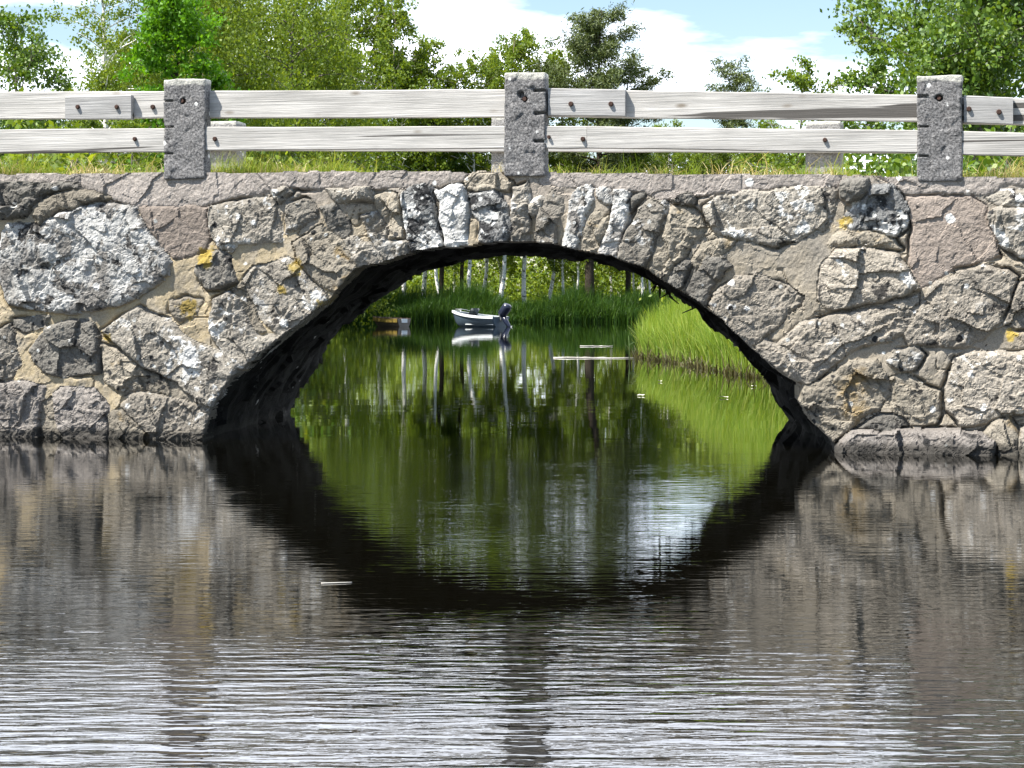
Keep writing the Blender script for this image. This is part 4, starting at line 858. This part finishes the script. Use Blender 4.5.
# --- right bank
A3 = dict(kind='broad', H=12, W=3.0, seed=41, nleaf=60000, lsize=.12, base=.10, r0=.2)
tree('a3', A3, 988, 44, 'big leafy alder with glossy leaves filling the right edge of the photo', name='alder_tree', bark='bark_grey', leaf='leaf_alder', sc=1.0)
tree('a1', A1, 900, 52, 'smaller alder in front of the left flank of the big right-hand alder', name='alder_tree', bark='bark_grey', leaf='leaf_alder', sc=1.05, rz=.7)
tree('a2', A2, 800, 60, 'thin ragged alder standing free between the small pine and the big alder', name='alder_tree', bark='bark_grey', leaf='leaf_alder', sc=.92, rz=.4)
tree('a2', A2, 760, 95, 'low birch-like bush tree below the small pine', name='alder_tree', bark='bark_grey', leaf='leaf_birch', sc=1.05, rz=2.9)
tree('b2', B2, 690, 146, 'low airy birch whose top hardly clears the upper board, left of the small pine', sc=.60, rz=.9)
for i, (px, Y, H) in enumerate(((575, 148, 12.5), (610, 152, 13.0), (635, 147, 12.2), (685, 149, 12.6), (725, 152, 12.2), (790, 140, 12.0), (500, 150, 13), (455, 149, 13), (648, 153, 13.0), (660, 158, 13.4), (700, 147, 12.6), (716, 159, 13.2), (746, 148, 12.4), (778, 156, 13.4))):
    tree(('b3', 'b1', 'b2')[i % 3], (B3, B1, B2)[i % 3], px, Y, 'one of the low trees standing close together behind the tall far-bank trees', name='birch_tree', sc=H / 20.0, rz=i * 1.3, group='low trees behind the far bank')
for i, (px, Y, H, lb) in enumerate(((668, 150, 14.2, 'low birch right of the tall pine, its top level with the upper board'), (708, 156, 13.6, 'low birch just left of the small round-topped pine'), (765, 150, 14.4, 'low birch just right of the small round-topped pine'))):
    tree(('b1', 'b2', 'b3')[i], (B1, B2, B3)[i], px, Y, lb, sc=H / 20.0, rz=4 + i)
# --- bushes under the trees
def shrub_mesh(seed, W, H, n, ls):
    r = np.random.default_rng(seed); wood = MB(); C = []
    for k in range(9):
        az = r.uniform(0, 6.28); tip = np.array([math.cos(az) * W * r.uniform(.2, .9), math.sin(az) * W * r.uniform(.2, .9), H * r.uniform(.5, 1)])
        wood.tube([(0, 0, -.2), tip * [.4, .4, .5], tip], [.04, .03, .01], 4, False)
        for q in range(5):
            c = tip * r.uniform(.35, 1.02) + r.normal(0, .18, 3) * W; mm = n // 45; C.append(c + r.normal(0, 1, (mm, 3)) * np.array([.2, .2, .15]) * W)
    V, Q = leaves(np.vstack(C), ls, r, .3, .66); return wood.mesh('stems', True), npmesh('foliage', V, Q)
SH = [shrub_mesh(50 + k, 2.2, 3.6, 5200, .15) for k in range(3)]
def shrub(px, Y, k, sc, label, leaf, rz=0.0):
    x = at(px, Y); o = thing('shrub', label, 'shrub', (x, Y, float(ground(x, Y)) - .05), rz); o.scale = (sc, sc, sc)
    obj('stems', SH[k][0], M['bark_grey'], o); obj('foliage', SH[k][1], M[leaf], o)
for px, Y, k, sc, lb, lf in (
 (20, 48, 0, 1.25, 'dark shrub under the boards at the left edge of the photo', 'leaf_alder'),
 (95, 50, 1, 1.15, 'green shrub under the boards left of the left granite post', 'leaf_alder'),
 (250, 58, 2, 1.35, 'shrub under the boards right of the left granite post', 'leaf_under'),
 (345, 70, 0, 1.5, 'dark green shrub midway between the left and the middle post', 'leaf_alder'),
 (880, 47, 1, 1.3, 'shrub low behind the right granite post', 'leaf_alder'),
 (990, 38, 2, 1.2, 'shrub under the boards at the right edge of the photo', 'leaf_alder'),
 (775, 66, 0, 1.25, 'shrub behind the short pale post on the right', 'leaf_under')):
    if px in (250, 345): 
        px = min(px, 512 + F * (float(xl(Y)) - 1.2) / Y)
    shrub(px, Y, k, sc, lb, lf, px * .1)
# the lit undergrowth of the wood behind the far trunks reads as one mass
r = np.random.default_rng(61); C = []
for k in range(560):
    c = np.array([r.uniform(-24, 26), r.uniform(141, 165), r.uniform(.4, 7.5) ** 1.0]); C.append(c + r.normal(0, 1, (110, 3)) * np.array([1.1, .9, .8]) * r.uniform(.6, 1.2))
V, Q = leaves(np.vstack(C), .24, r, .3, .66); tag(obj('woodland_undergrowth', npmesh('woodland_undergrowth', V, Q), M['leaf_under']), kind='stuff')
C = []
for k in range(520):
    c = np.array([r.uniform(-60, 70), r.uniform(170, 200), 12 * r.random() ** 1.8]); C.append(c + r.normal(0, 1, (80, 3)) * np.array([2, 1.2, 1.0]))
V, Q = leaves(np.vstack(C), .75, r, .3, .66); tag(obj('distant_wood', npmesh('distant_wood', V, Q), M['leaf_birch']), kind='stuff')

# ------------------------------------------------------------------ boats
M['hull_grey'] = plain('grey_blue_hull', (0.06, 0.09, 0.12), 0.5, 0, 0.1, 3)
M['gel_white'] = plain('white_gunwale', (0.72, 0.75, 0.75), 0.35, 0, 0.05, 3)
M['navy'] = plain('navy_cowl', (0.012, 0.016, 0.035), 0.3, 0, 0.2, 5, 0.6)
M['black'] = plain('black_plastic', (0.02, 0.02, 0.022), 0.5, 0, 0.2, 5)
M['alu'] = plain('grey_metal', (0.45, 0.46, 0.47), 0.35, 0.7, 0.1, 5)
M['plank_brown'] = wood_mat('brown_plank', (0.07, 0.052, 0.036), (0.12, 0.09, 0.062), .4)
M['plank_yellow'] = wood_mat('yellow_strake', (0.17, 0.12, 0.025), (0.24, 0.17, 0.035), .3)
M['plank_pale'] = wood_mat('pale_transom', (0.19, 0.165, 0.14), (0.27, 0.24, 0.20), .3)
M['screen'] = plain('smoked_screen', (0.03, 0.035, 0.035), 0.1, 0, 0.1, 4, 0.7)
def hull(L, B, D, bow_rise, n=15, inset=0.0, z0=0.0):
    """half sections lofted from transom (x=0) to bow (x=L): returns rings port-keel-starboard"""
    rings = []
    for i in range(n):
        t = i / (n - 1); b = B / 2 * (1 - max(0, t - .35) ** 2.2 / .65 ** 2.2 * .97) * (0.9 + .1 * min(1, t * 3)); top = D + bow_rise * t ** 2; keel = -0.12 + 0.35 * max(0, t - .7) ** 2 / .09 * .9
        x = L * t + .12 * t ** 3; sec = []
        for s in np.linspace(-1, 1, 13):
            a = abs(s); yy = b * min(1, (a * 1.25) ** .7) if a < .8 else b * (1 + .10 * (a - .8) / .2); zz = keel + (top - keel) * (a ** 2.2)
            sec.append((x + .22 * t * a ** 2, math.copysign(max(0, yy - inset), s), max(zz, z0 + keel) if inset == 0 else zz * 1.0 + inset * (1 - a) * 2))
        rings.append(sec)
    return np.array(rings)
def sheet(R, flip=False):
    n, k = R.shape[:2]; Q = gridfaces(n, k); return R.reshape(-1, 3), (Q[:, ::-1] if flip else Q)
def boat_shell(name, R, mat, par, th=0.03):
    V, Q = sheet(R); me = npmesh(name, V, Q, None, True); o = obj(name, me, mat, par); md = o.modifiers.new('thickness', 'SOLIDIFY'); md.thickness = th; md.offset = 1; return o
def gunwale(R, mat, par, w_, h_, name='gunwale'):
    mb = MB()
    pts = np.vstack([R[:, 0], R[::-1, -1]]); mb.tube(pts + [0, 0, h_ / 2], np.full(len(pts), w_), 6); return mb.build(name, mat, par, True)
# moored motorboat with tilted outboard
Ym = 103.0
mbt = thing('motorboat', 'small grey-blue open motorboat with white rim and dark tilted outboard moored at the far reeds', 'boat', (at(501, Ym), Ym, 0.0), math.radians(180 - 36)); mbt.scale = (.92, .92, .92)
R = hull(3.0, 1.5, .55, .33); boat_shell('hull', R, M['hull_grey'], mbt)
mb = MB(); sec = R[0]; mb.add(np.vstack([sec, [[sec[0, 0], 0, sec[0, 2]]]]), T=[(i, i + 1, 13) for i in range(12)]); mb.add(np.vstack([sec + [.04, 0, 0], [[.04, 0, sec[0, 2]]]]), T=[(i + 1, i, 13) for i in range(12)]); mb.build('transom', M['hull_grey'], mbt)
mb = MB()
for sgn, e in ((1, 0), (-1, -1)):
    top = R[:, e]; lowr = R[:, e] - [0, 0, .10]; o_ = np.array([0, -.035 if e == 0 else .035, 0]); V = np.concatenate([top + o_ + [0, 0, .03], lowr + o_, lowr - o_ * .2, top - o_ * 2 + [0, 0, .03]]); n = len(top)
    Q = []
    for a_, b_ in ((0, 1), (1, 2), (2, 3), (3, 0)):
        for i in range(n - 1): Q.append((a_ * n + i, a_ * n + i + 1, b_ * n + i + 1, b_ * n + i))
    mb.add(V, Q)
mb.build('gunwale', M['gel_white'], mbt)
mb = MB(); mb.box((.1, -.60, .12), (2.0, .60, .16)); mb.build('floor', M['gel_white'], mbt)
for xs in (.5, 1.2):
    mb = MB(); mb.box((xs, -.62, .36), (xs + .30, .62, .42)); mb.build('thwart', M['gel_white'], mbt)
mb = MB(); mb.add([(1.95, -.45, .62), (1.95, .45, .62), (1.72, .38, 1.02), (1.72, -.38, 1.02), (1.98, -.45, .62), (1.98, .45, .62), (1.75, .38, 1.02), (1.75, -.38, 1.02)], [(0, 1, 2, 3), (7, 6, 5, 4), (0, 4, 5, 1), (1, 5, 6, 2), (2, 6, 7, 3), (3, 7, 4, 0)]); mb.build('windscreen', M['screen'], mbt)
mb = MB(); mb.box((1.8, -.4, .16), (2.1, .4, .64)); mb.build('console', M['black'], mbt)
mot = MB(); prof = [(.0, .33, .10), (-.06, .37, .18), (-.20, .52, .20), (-.33, .68, .20), (-.38, .76, .17), (-.39, .79, .09)]
mot.tube([(x, 0, z + .25) for x, z, r_ in prof], [r_ for *_, r_ in prof], 10)
cow = mot.V = [v * 1.35 + np.array([.04, 0, -.16]) for v in mot.V]; mot.build('outboard_cowl', M['navy'], mbt, True)
mb = MB(); mb.tube([(-.12, 0, .62), (-.34, 0, .30), (-.55, 0, .02), (-.62, 0, -.06)], [.16, .14, .11, .06], 8); mb.build('outboard_leg', M['navy'], mbt, True)
mb = MB(); mb.box((-.09, -.12, .36), (.06, .12, .66)); mb.build('motor_bracket', M['alu'], mbt)
mb = MB(); mb.tube([(-.62, -.02, -.02), (-.75, 0, -.03)], [.05, .02], 8); mb.tube([(-.66, -.12, .06), (-.66, .12, -.10)], [.02, .02], 5); mb.build('propeller', M['alu'], mbt)
for sgn in (-1, 1):
    mb = MB(); pts = [(2.35, sgn * .42, .72), (2.45, sgn * .42, .88), (2.8, sgn * .22, .96), (3.1, sgn * .05, .97)]; mb.tube(pts, .015, 5); mb.build('bow_rail', M['alu'], mbt, True)
# wooden rowing boat
Yr_ = 104.0
rb = thing('rowing_boat', 'old wooden rowing boat with yellow upper plank and pale stern, left of the motorboat', 'boat', (at(404, Yr_), Yr_, -0.04), math.radians(180 - 46)); rb.scale = (.95, .85, .85)
R2 = hull(2.2, 1.05, .52, .10); boat_shell('hull', R2, M['plank_brown'], rb)
for e in (0, -1):
    mb = MB(); s_ = -.02 if e == 0 else .02; t_ = R2[:, e]; l_ = R2[:, e] - [0, 0, .22]; n = len(t_); V = np.concatenate([t_ + [0, s_ * 1.6, 0], l_ + [0, s_ * 1.6, 0], l_ + [0, s_ * .1, 0], t_ + [0, s_ * .1, 0]])
    Q = []
    for a_, b_ in ((0, 1), (1, 2), (2, 3), (3, 0)):
        for i in range(n - 1): Q.append((a_ * n + i, a_ * n + i + 1, b_ * n + i + 1, b_ * n + i))
    mb.add(V, Q); mb.build('top_strake', M['plank_yellow'], rb)
mb = MB(); sec = R2[0]; mb.add(np.vstack([sec + [-.02, 0, 0], [[-.02, 0, sec[0, 2]]]]), T=[(i, i + 1, 13) for i in range(12)]); mb.add(np.vstack([sec + [.03, 0, 0], [[.03, 0, sec[0, 2]]]]), T=[(i + 1, i, 13) for i in range(12)]); mb.build('transom', M['plank_pale'], rb)
mb = MB(); mb.box((-.05, -.22, .28), (-.022, .22, .52)); mb.build('motor_pad', M['gel_white'], rb)
gunwale(R2, M['plank_brown'], rb, .03, .03)
for xs in (.4, 1.0):
    mb = MB(); mb.box((xs, -.43, .30), (xs + .24, .43, .335)); mb.build('thwart', M['plank_pale'], rb)

# ------------------------------------------------------------------ small things on the water and the arch
M['bleached'] = plain('bleached_wood', (0.55, 0.52, 0.46), 0.8, 0, 0.25, 14)
M['petal'] = plain('pale_leaf', (0.65, 0.62, 0.48), 0.6, 0, 0.15, 20)
M['green_stem'] = plain('green_stem', (0.07, 0.12, 0.03), 0.7)
M['root'] = plain('dark_root', (0.02, 0.017, 0.012), 0.95)
def wat(px, py): 
    Y = CAMZ * F / (py - HOR); return at(px, Y), Y
def stick(name, label, cat, p0, p1, rad, mat, zoff=0.012, n=7, seed=0):
    k_ = 1.0 if rad > .01 else 0.0
    a = np.array(wat(*p0)); b = np.array(wat(*p1)); c = (a + b) / 2; o = thing(name, label, cat, (c[0], c[1], 0)); r = np.random.default_rng(seed)
    t = np.linspace(-.5, .5, n); d = b - a; pts = np.stack([d[0] * t + k_ * r.normal(0, .02, n), d[1] * t + k_ * r.normal(0, .02 * abs(d[0]), n), zoff + k_ * r.normal(0, .006, n)], -1)
    mb = MB(); mb.tube(pts, np.linspace(rad, rad * .5, n), 6); mb.build('stem', mat, o, True)
    for q in ((2, 4) if rad > .01 else ()):
        mb = MB(); s = pts[q]; e = abs(d[0]) * (1 if q == 2 else -1); mb.tube([s, s + [.06 * e, .05 * abs(e), .012], s + [.13 * e, .09 * abs(e), .006]], [rad * .5, rad * .35, rad * .15], 5); mb.build('side_twig', mat, o, True)
    return o
stick('floating_branch', 'long bleached branch afloat left of the bright sedge', 'branch', (553, 358.2), (634, 358.2), .015, M['bleached'], seed=1)
stick('floating_branch', 'shorter pale branch afloat just beyond the long one', 'branch', (580, 346.6), (613, 346.4), .016, M['bleached'], seed=2)
stick('floating_twig', 'pale twig drifting alone near the left of the dark arch reflection', 'twig', (321, 584), (352, 583), .0028, M['bleached'], .003, seed=3)
x, Y = wat(629, 358.5); st = thing('reed_stem', 'thin green stem standing out of the water at the end of the long branch', 'plant', (x, Y, 0))
mb = MB(); mb.tube([(0, 0, -.2), (.01, 0, .2), (-.01, 0, .47)], [.012, .01, .004], 6); mb.build('stem', M['green_stem'], st, True)
mb = MB(); mb.tube([(.005, 0, .28), (.10, .02, .33), (.2, .02, .31)], [.008, .006, .003], 5); mb.build('leaf', M['green_stem'], st, True)
def flat_leaf(px, py, s, label, seed):
    x, Y = wat(px, py); r = np.random.default_rng(seed); th = np.linspace(0, 2 * math.pi, 11)[:-1]; rr = s * (.75 + .3 * r.random(10))
    V = [(0, 0, .012)] + [(rr[i] * math.cos(th[i]) * 1.5, rr[i] * math.sin(th[i]), .004 + .02 * r.random()) for i in range(10)]
    o = tag(obj('floating_leaf', npmesh('floating_leaf', V, [], [(0, 1 + i, 1 + (i + 1) % 10) for i in range(10)]), M['petal']), label, 'leaf', 'pale leaves afloat'); o.location = (x, Y, .003)
flat_leaf(641, 396, .035, 'curled white leaf afloat below the twin birch stems mirrored in the water', 1)
flat_leaf(724, 398, .04, 'flat pale leaf afloat in front of the bright sedge', 2)
flat_leaf(754, 387, .03, 'small pale leaf afloat close to the right abutment', 3)
flat_leaf(660, 382, .022, 'tiny pale leaf afloat near the left tip of the bright sedge', 4)
hr = thing('hanging_roots', 'dark roots and moss hanging from the far edge of the arch on the right', 'roots', BLOC, BROT)
r = np.random.default_rng(77); rp_ = resample(rear_uz, 400); ppx = [(645, 276), (700, 308)]
uA, uB = uz(652, 280, BDV)[0], uz(700, 305, BDV)[0]
for k in range(9):
    q = uA + (uB - uA) * r.random(); z = np.interp(q, rear_uz[len(rear_uz) // 2:, 0], rear_uz[len(rear_uz) // 2:, 1]); L = r.uniform(.05, .17)
    mb = MB(); pts = [(q, BDV - .02, z + .03), (q + r.normal(0, .02), BDV + .02, z - L * .5), (q + r.normal(0, .05), BDV + .02, z - L)]; mb.tube(pts, [.014, .012, .004], 5); mb.build('root', M['root'], hr, True)
